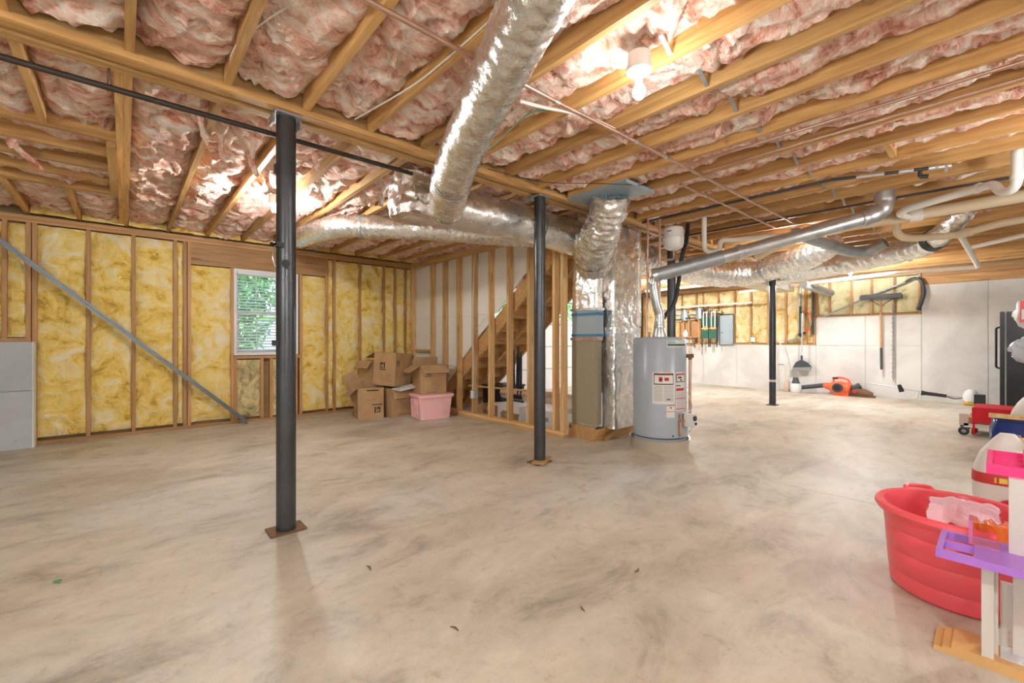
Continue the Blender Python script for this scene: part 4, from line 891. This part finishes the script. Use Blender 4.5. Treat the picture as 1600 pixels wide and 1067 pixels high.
pb = thing('push_broom', 'push broom hung head up with a tan handle on the far concrete', 'broom', (11.48, 1.61, .58))
obj('handle', MB().tube([(0, 0, .42), (0, .01, 1.40)], .02, 10), 'handle_wood', pb, True); obj('grip', MB().tube([(0, -.005, 0), (0, 0, .44)], .022, 10), 'dark', pb, True); obj('head', MB().box(-.05, .05, -.32, .34, 1.43, 1.50), 'dark', pb); obj('bristles', MB().box(-.04, .04, -.31, .33, 1.50, 1.53), 'black', pb)
for s in (-1, 1): obj('brace', MB().tube([(0, 0, 1.28), (0, s*.18, 1.43)], .008, 6), 'dark', pb, True)
ch = thing('hanging_chain', 'long grey steel chain hanging beside the push broom', 'chain', (11.52, 1.43, .38))
obj('nail', MB().tube([(0, 0, 1.53), (.08, 0, 1.53)], .006, 6), 'iron', ch)
lk = None
for i in range(34):
    z = 1.50-.045*i
    if lk is None:
        lk = obj('chain_link', MB().tube([(0, .016*cos(a), .030*sin(a)) for a in [2*pi*q/12 for q in range(13)]], .007, 6, caps=False), 'galv_dull', ch, True, loc=(0, 0, z))
    else: o = lk.copy(); o.location = (0, 0, z); o.rotation_euler = (0, 0, R(90) if i % 2 else R(20)); link(o, ch)
vh = thing('vacuum_hose', 'grey vacuum wand with a dark curved hose hung high on the far wall', 'hose', (11.5, 2.61, 1.70))
W = lambda pts: [Vector(p)-Vector((11.5, 2.61, 1.70)) for p in pts]
obj('wand', MB().tube(W([(11.5, 2.61, 1.68), (11.5, 1.888, 2.04), (11.5, 1.25, 2.32)]), .018, 10), 'galv_dull', vh, True); obj('hose', MB().tube(W([(11.5, 1.25, 2.32), (11.5, 1.12, 2.385), (11.5, 1.02, 2.32), (11.5, .98, 2.12), (11.5, 1.01, 1.93), (11.5, 1.06, 1.76)]), [.018,.024,.03,.032,.032,.034], 12, sub=6, ridge=.002, rf=200), 'dark', vh, True)

# ---------------------------------------------------------------- clutter along the right edge
fr = thing('refrigerator', 'black refrigerator standing at the far right with its side to the camera', 'refrigerator', (10.35, -.72, 0))
obj('cabinet', MB().box(0, .72, 0, .655, .03, 1.62), 'fridge', fr); obj('gasket', MB().box(.005, .715, .656, .672, .06, 1.60), 'gasket', fr); obj('door', MB().box(0, .72, .673, .725, .05, 1.62), 'fridge', fr)
obj('handle', MB().tube(bend([(.06, .725, .72), (.06, .765, .74), (.06, .765, 1.36), (.06, .725, 1.38)], .02), .014, 8), 'black', fr, True); obj('foot', MB().box(.05, .67, .05, .6, 0, .03), 'black', fr)
tu = thing('plastic_tub', 'big coral pink plastic tub on the floor full of toys', 'tub', (2.868, .130, 0))
obj('shell', MB().lathe([(.0,.0), (.225,0), (.238,.012), (.243,.073), (.2405,.078), (.2445,.083), (.2505,.173), (.248,.178), (.252,.183), (.2575,.273), (.255,.278), (.259,.283), (.264,.36), (.287,.352), (.296,.368), (.292,.384), (.279,.391), (.262,.385), (.254,.36), (.236,.03), (0,.022)], n=56), 'tub', tu, True)
obj('handle', MB().tube([(.262, .10, .380), (.288, .125, .392), (.245, .20, .392), (.205, .195, .380)], .011, 8, sub=5), 'tub', tu, True)
dt = thing('dolls_dress', 'crumpled pale pink plastic toy lying in the coral tub', 'toy', (2.83, .10, .375))
def dress(u, v):
    a = (u-.5); p = Vector((u*5, v*4, 1)); return (a*.24+.02*NZ.noise(p), -.10+.22*v+.01*NZ.noise(p*2), .045-.35*a*a+.022*abs(sin(u*13+v*2))+.02*NZ.noise(p*1.5)-.05*(v-.5)**2)
g = MB().grid(dress, 26, 16); o = obj('skirt', g, 'palepink', dt); sm = o.modifiers.new('thick', 'SOLIDIFY'); sm.thickness = .004
of = thing('orange_film', 'translucent orange plastic film draped over the tub edge', 'film', (2.605, .035, .385))
def film(u, v):
    p = Vector((u*6, v*4, 3)); return (.09-.14*min(v, .62)-.02*max(0, v-.62)+.010*sin(u*15)*v, .05-.12*u+.010*NZ.noise(p*2), .03-.02*abs(v-.5)-.34*max(0, v-.6)+.014*sin(u*16+v*3)*(1-v)+.008*NZ.noise(p*2))
o = obj('sheet', MB().grid(film, 22, 18), 'orange_film', of, True); o.modifiers.new('thick', 'SOLIDIFY').thickness = .002
lm = thing('lime_toy', 'lime yellow ribbed plastic toy sticking out in the coral tub', 'toy', (2.82, .19, .36))
for i in range(2): obj('slat', MB().tube([(-.05, .03, .0+.022*i), (.05, -.06, .02+.022*i)], .012, 8), 'lime', lm, True)
# toy house at the frame's edge
dh = thing('dollhouse', 'plastic dollhouse with tan base, purple floor and hot pink balcony', 'dollhouse', (2.30, 0, 0))
g = MB(); g.box(-.02, .14, .145, .168, 0, .016).box(-.02, .14, .12, .1449, 0, .026).box(-.02, .14, -.55, .1199, 0, .037)
obj('base', g, 'tan_plastic', dh)
g = MB(); g.box(-.12, .13, .045, .062, .385, .412).box(-.12, .13, .138, .155, .385, .412).box(-.12, -.10, .062, .138, .385, .412).box(.11, .13, .062, .138, .385, .412).box(.0, .012, .062, .138, .385, .412).box(-.12, .13, -.55, .045, .385, .412).box(-.20, -.1201, -.55, -.10, .385, .412)
obj('floor', g, 'purple', dh)
obj('railing', MB().box(.03, .10, .068, .078, .412, .50).box(.02, .11, .0, .078, .412, .416), 'pink_clear', dh)
g = MB(); g.box(.06, .38, .02, .035, .675, .71).box(.06, .08, -.06, .02, .675, .71).box(.36, .38, -.06, .02, .675, .71)
for i in range(4): x = .12+.055*i; g.box(x, x+.014, -.06, .02, .688, .70)
g.box(.06, .38, -.55, -.06, .675, .725)
obj('balcony', g, 'hotpink', dh)
obj('post', MB().box(-.015, .03, .015, .045, .033, .385).box(.03, .055, .005, .045, .033, .385), 'offwhite', dh); obj('post', MB().box(.03, .10, -.06, -.02, .412, .675), 'offwhite', dh)
obj('post', MB().box(.075, .11, -.06, -.03, .033, .385), 'offwhite', dh); obj('wall_frame', MB().box(.11, .135, -.045, .0, .10, .27).box(.11, .135, -.02, .02, .033, .10), 'offwhite', dh); obj('tray', MB().box(.02, .12, -.10, .0, .034, .04), 'white_plastic', dh)
obj('wall', MB().box(.13, .14, -.55, -.12, .412, .675), 'hotpink', dh)
# pet food style sack
sb = thing('paper_sack', 'white printed sack with red and navy bands behind the coral tub', 'sack', (3.98, -.03, 0), R(8))
def sack(z):
    t = z/.60; q = max(0, (t-.55)/.45)
    return max(.15*(1-.05*t)*(1-q*q*.78), .03), max(.10*(1-.15*t)*(1-q*.75), .018)
def sackmesh(z0, z1, off=0., n=28, dz=.02, nz=.010):
    g = MB(); k = max(2, int((z1-z0)/dz)+1); vs = []
    for j in range(k):
        z = z0+(z1-z0)*j/(k-1); w_, d_ = sack(z)
        for i in range(n):
            a = 2*pi*i/n; c, s_ = cos(a), sin(a); e = .62
            x = (d_+off)*math.copysign(abs(c)**e, c); y = (w_+off)*math.copysign(abs(s_)**e, s_); q = Vector((x, y, z))*14
            h = nz*(NZ.noise(q*.6)*(1+2.2*max(0, z-.36)/.24) + .8*max(0, z-.34)/.26*NZ.noise(q*1.7))*(1 if z > .02 else 0); vs.append((x*(1+h*8), y*(1+h*5), z))
    return g.add(vs, [(j*n+i, j*n+(i+1)%n, (j+1)*n+(i+1)%n, (j+1)*n+i) for j in range(k-1) for i in range(n)] + [tuple(range(n-1,-1,-1)), tuple((k-1)*n+i for i in range(n))])
obj('bag', sackmesh(0, .60), 'bag_white', sb, True); obj('red_band', sackmesh(.30, .36, .003), 'redprint', sb, True); obj('navy_band', sackmesh(.0, .16, .002), 'blueprint', sb, True)
obj('folded_top', MB().box(-.03, .03, -.05, .03, .585, .63, Matrix.Rotation(R(10), 4, 'X')), 'card', sb)
fx = -.098
obj('emblem', MB().tube([(-.10, .0, .165), (-.106, .0, .165)], .06, 20), 'redprint', sb, True); obj('emblem_field', MB().tube([(-.106, 0, .165), (-.109, 0, .165)], .045, 20), 'blueprint', sb, True); obj('emblem_mark', MB().box(-.112, -.109, -.02, .025, .155, .18), 'paper', sb)
for i, (y0, y1) in enumerate(((.06, .068), (.015, .05), (-.03, .005))): obj('yellow_mark', MB().box(-.104, -.098, y0, y1, .315, .345), 'yellowprint', sb)
for i in range(2): obj('navy_letter', MB().box(-.101, -.095, -.02+.0*i, .03, .385+.03*i, .40+.03*i), 'blueprint', sb)
obj('navy_letter', MB().box(-.097, -.09, .0, .012, .36, .46), 'blueprint', sb)
# blue sack and plank
bk = thing('blue_sack', 'shiny navy blue plastic sack at the right edge below a plank', 'sack', (5.95, -.15, 0))
def bsack(u, v):
    a = 2*pi*u; w_ = .20*(1+.1*sin(v*3)); d_ = .12; z = .46*v; q = Vector((cos(a)*2, sin(a)*2, z*5)); h = 1+.10*NZ.noise(q)+.05*NZ.noise(q*2.7)
    return (d_*cos(a)*h*(1 if v < .95 else .3), w_*sin(a)*h, z)
obj('bag', MB().grid(bsack, 40, 20), 'bag_blue', bk, True); obj('printed_box', MB().box(-.148, -.143, .03, .11, .26, .34), 'grey', bk); obj('printed_mark', MB().box(-.150, -.148, .04, .10, .27, .33), 'bag_blue', bk)
for (y, z, r) in ((.055, .30, .018), (.085, .30, .018), (.07, .31, .012)): obj('printed_ring', MB().tube([(-.152, y+r*cos(a), z+r*sin(a)) for a in [2*pi*q/14 for q in range(15)]], .003, 5, caps=False), 'grey', bk)
pk = obj('wood_plank', MB().box(-.03, .03, -.75, .10, 0, .035), 'stud_light', loc=(5.86, -.03, .47)); tag(pk, 'light brown plank lying across the top of the blue sack', 'plank')
ob2 = thing('snack_bag', 'small orange and brown bag in front of the navy sack', 'bag', (5.1, -.12, 0)); obj('bag', MB().lathe([(.05,0), (.09,.05), (.10,.25), (.06,.36), (.07,.40), (0,.40)], n=18), 'orangeprint', ob2, True); obj('clip', MB().box(-.09, .09, -.02, .02, .38, .41), 'stair', ob2)
# cart with a red blanket
ct = thing('wheeled_cart', 'low cart with a caster showing beneath the red blanket', 'cart', (7.75, .20, 0))
obj('frame', MB().box(-.03, .55, -.6, .10, .10, .15), 'offwhite', ct); obj('deck', MB().box(-.02, .5, -.6, .06, .15, .22), 'stair', ct); obj('seat_box', MB().box(.0, .5, -.6, .02, .22, .32), 'black', ct)
for (x, y) in ((0, .10), (.45, .10)):
    wv_ = obj('wheel', MB().tube([(x-.02, y, .05), (x+.02, y, .05)], .05, 16), 'black', ct, True); obj('hub', MB().tube([(x-.025, y, .05), (x+.025, y, .05)], .022, 12), 'grey', wv_, True)
obj('bracket', MB().box(-.03, .03, .06, .14, .12, .26), 'vinylroll', ct)
rb = thing('red_blanket', 'bright red blanket draped over the wheeled cart', 'blanket', (7.78, .12, .32))
def blanket(u, v):
    # v runs along y from the wall side to the near end, then hangs down; u across x
    s = v*.85; y = -.42+min(s, .52); drop = max(0, s-.52); z = .03+.012*NZ.noise(Vector((u*4, v*6, 2)))-drop
    return (-.08+.56*u+.02*NZ.noise(Vector((u*3, v*5, 7))), y+.015*sin(u*9)*(.3+drop*3), z)
o = obj('cloth', MB().grid(blanket, 20, 30), 'red', rb, True); o.modifiers.new('thick', 'SOLIDIFY').thickness = .015
o2 = obj('hanging_side', MB().grid(lambda u, v: (-.085+.012*sin(u*11)*v-.01*v, -.42+.53*u, .035-.25*v*(.8+.3*NZ.noise(Vector((u*3, 0, 1))))), 22, 12), 'red', rb, True); o2.modifiers.new('thick', 'SOLIDIFY').thickness = .015
ss = thing('stroller_seat', 'grey and white moulded plastic seat piled behind the red blanket', 'seat', (7.2, -.20, .33))
obj('shell', MB().tube([(.1, .06, .0), (0, .0, .10), (0, -.10, .22), (0, -.22, .30)], [.07, .10, .11, .08], 14, sub=5), 'offwhite', ss, True); obj('padding', MB().tube([(-.02, -.02, .22), (-.02, -.10, .36), (0, -.2, .42)], [.05, .08, .07], 12, sub=4), 'grey', ss, True); wv_ = obj('wheel', MB().tube([(-.10, -.09, .06), (-.06, -.09, .06)], .11, 20), 'black', ss, True); obj('hub', MB().tube([(-.105, -.09, .06), (-.06, -.09, .06)], .05, 14), 'grey', wv_, True)
# shelf unit just past the frame edge that carries the bags
su = thing('utility_shelf', 'grey utility shelf at the right edge holding bags', 'shelf', (6.6, -1.10, 0))
for (x, y) in ((0, 0), (0, .72), (.45, 0), (.45, .72)): obj('leg', MB().box(x-.015, x+.015, y-.015, y+.015, 0, 1.26), 'galv_dull', su)
for z in (.6, .90, 1.22): obj('shelf_board', MB().box(-.02, .47, -.02, .74, z, z+.02), 'galv_dull', su)
rw = thing('red_white_bag', 'red and white plastic bag on the top shelf at the right edge', 'bag', (6.8, -.29, 1.242))
def blob(rx, ry, rz_, nz, sd_):
    def f(u, v):
        a = 2*pi*u; b_ = pi*(v-.5); d = Vector((cos(b_)*cos(a), cos(b_)*sin(a), sin(b_))); q = d*2.2+Vector((sd_,0,0)); h = 1+nz*NZ.noise(q)+nz*.6*NZ.noise(q*3)
        return (d.x*rx*h, d.y*ry*h, rz_+d.z*rz_*h)
    return f
obj('bag', MB().grid(blob(.13, .20, .19, .18, 1), 30, 18), 'bag_white', rw, True); obj('red_panel', MB().box(-.155, -.135, -.16, .16, .10, .32), 'redp', rw); obj('white_patch', MB().box(-.160, -.155, .02, .15, .13, .23), 'bag_white', rw); obj('dark_top', MB().box(-.05, .10, -.18, .10, .36, .43), 'dark', rw)
gb = thing('plastic_bag', 'crumpled translucent grey plastic bag bulging from the middle shelf', 'bag', (6.66, -.29, .922)); obj('bag', MB().grid(blob(.16, .22, .145, .28, 4), 36, 20), 'bag_clear', gb, True)
gt = thing('green_bottle', 'green topped white bottle on the lower shelf at the right edge', 'bottle', (6.65, -.36, .622)); obj('body', MB().lathe([(.05,0), (.055,.02), (.055,.16), (.02,.2), (0,.2)], n=16), 'white_plastic', gt, True); obj('cap', MB().lathe([(.025,.2), (.025,.24), (0,.24)], n=12), 'green_wire', gt, True)

# ---------------------------------------------------------------- small debris on the floor
for (x, y, lab, L, m) in ((-.24, 3.02, 'small pale green leaf on the floor at the far left', .055, 'leaf'), (.93, 2.14, 'dark twig on the floor right of the nearest column foot', .05, 'rust'), (2.75, 2.22, 'brown leaf scrap on the floor below the shimmed column', .05, 'ply'),
                        (.99, 1.46, 'short dark twig on the bare floor, lower middle of the photo', .045, 'rust'), (1.93, 1.22, 'curled brown twig on the floor left of the tub', .05, 'rust'), (1.48, 1.20, 'thin dark sliver on the floor, nearest the bottom edge', .04, 'rust'), (.9, 3.62, 'dark curled leaf on the floor well behind the nearest column', .06, 'rust')):
    if m in ('leaf', 'ply'): g = MB().grid(lambda u, v: ((u-.5)*L, (v-.5)*L*.55*(1-abs(2*u-1)**2), .002+.004*sin(u*3)), 6, 4)
    else: g = MB().tube([(-L/2, 0, .004), (0, L*.12, .006), (L/2, -.0, .004)], [.002, .004, .002], 5, sub=3)
    d = obj('leaf' if m in ('leaf', 'ply') else 'twig', g, m, loc=(x, y, 0)); d.rotation_euler = (0, 0, x*5); tag(d, lab, 'debris')

# ---------------------------------------------------------------- outdoors
struct('ground', MB().box(-30, 40, 7.5, 60, -.4, -.15).box(12.2, 40, -20, 7.5, -.4, -.15), 'grass')
def tree(x, y, h, r, label, n=5200):
    t = thing('tree', label, 'tree', (x, y, -.15)); rnd = random.Random(x*13+y)
    obj('trunk', MB().tube([(0,0,0), (.05,.03,h*.4), (0,0,h*.75)], [.13, .10, .05], 8), 'bark', t, True)
    g = MB()
    for i in range(n):
        d = Vector((rnd.gauss(0,1), rnd.gauss(0,1), rnd.gauss(0,1))).normalized()*(rnd.random()**.4)
        p = Vector((d.x*r, d.y*r, h*.55+d.z*h*.5)); a = Vector((rnd.uniform(-1,1), rnd.uniform(-1,1), rnd.uniform(-1,1))).normalized(); b_ = a.cross(Vector((rnd.uniform(-1,1), rnd.uniform(-1,1), .3))).normalized(); s_ = rnd.uniform(.07, .16)
        g.add([p, p+a*s_+b_*s_*.35, p+a*s_*1.8, p+a*s_-b_*s_*.35], [(0,1,2,3)])
    o = obj('foliage', g, 'leaf', t); o['kind'] = 'stuff'
for (x, y, h, r, lab) in ((1.5, 12.0, 4.6, 1.25, 'leafy tree outside the window on the left'), (9.0, 18.0, 6.4, 1.7, 'leafy tree outside well right of the window, past the shed'), (4.1, 19.6, 7.8, 2.8, 'tall tree farther back outside the window'), (-2.9, 15.5, 5.5, 1.8, 'tree outside to the left of the window view'),
                          (13, 15, 5, 2.4, 'tree outside beyond the garage door on the left'), (18, 16, 5.5, 2.6, 'tree outside beyond the garage door in the middle'), (24, 17, 6, 3, 'tree outside beyond the garage door on the right')):
    tree(x, y, h, r, lab)
hs = thing('shed', 'white sided shed outside the window', 'shed', (3.22, 14.3, -.15))
for i in range(14): obj('siding_board', MB().box(0, 2.4, -.012*(1), 0, .14*i, .14*i+.136, Matrix.Rotation(0, 4, 'X')), 'siding', hs)
obj('walls', MB().box(0, 2.4, .001, 2, 0, 2.0), 'siding', hs); obj('roof', MB().poly([(-.15, 2.0), (2.55, 2.0), (1.2, 2.7)], 2.3, Matrix.Translation((0, -.15, 0))), 'grey', hs)
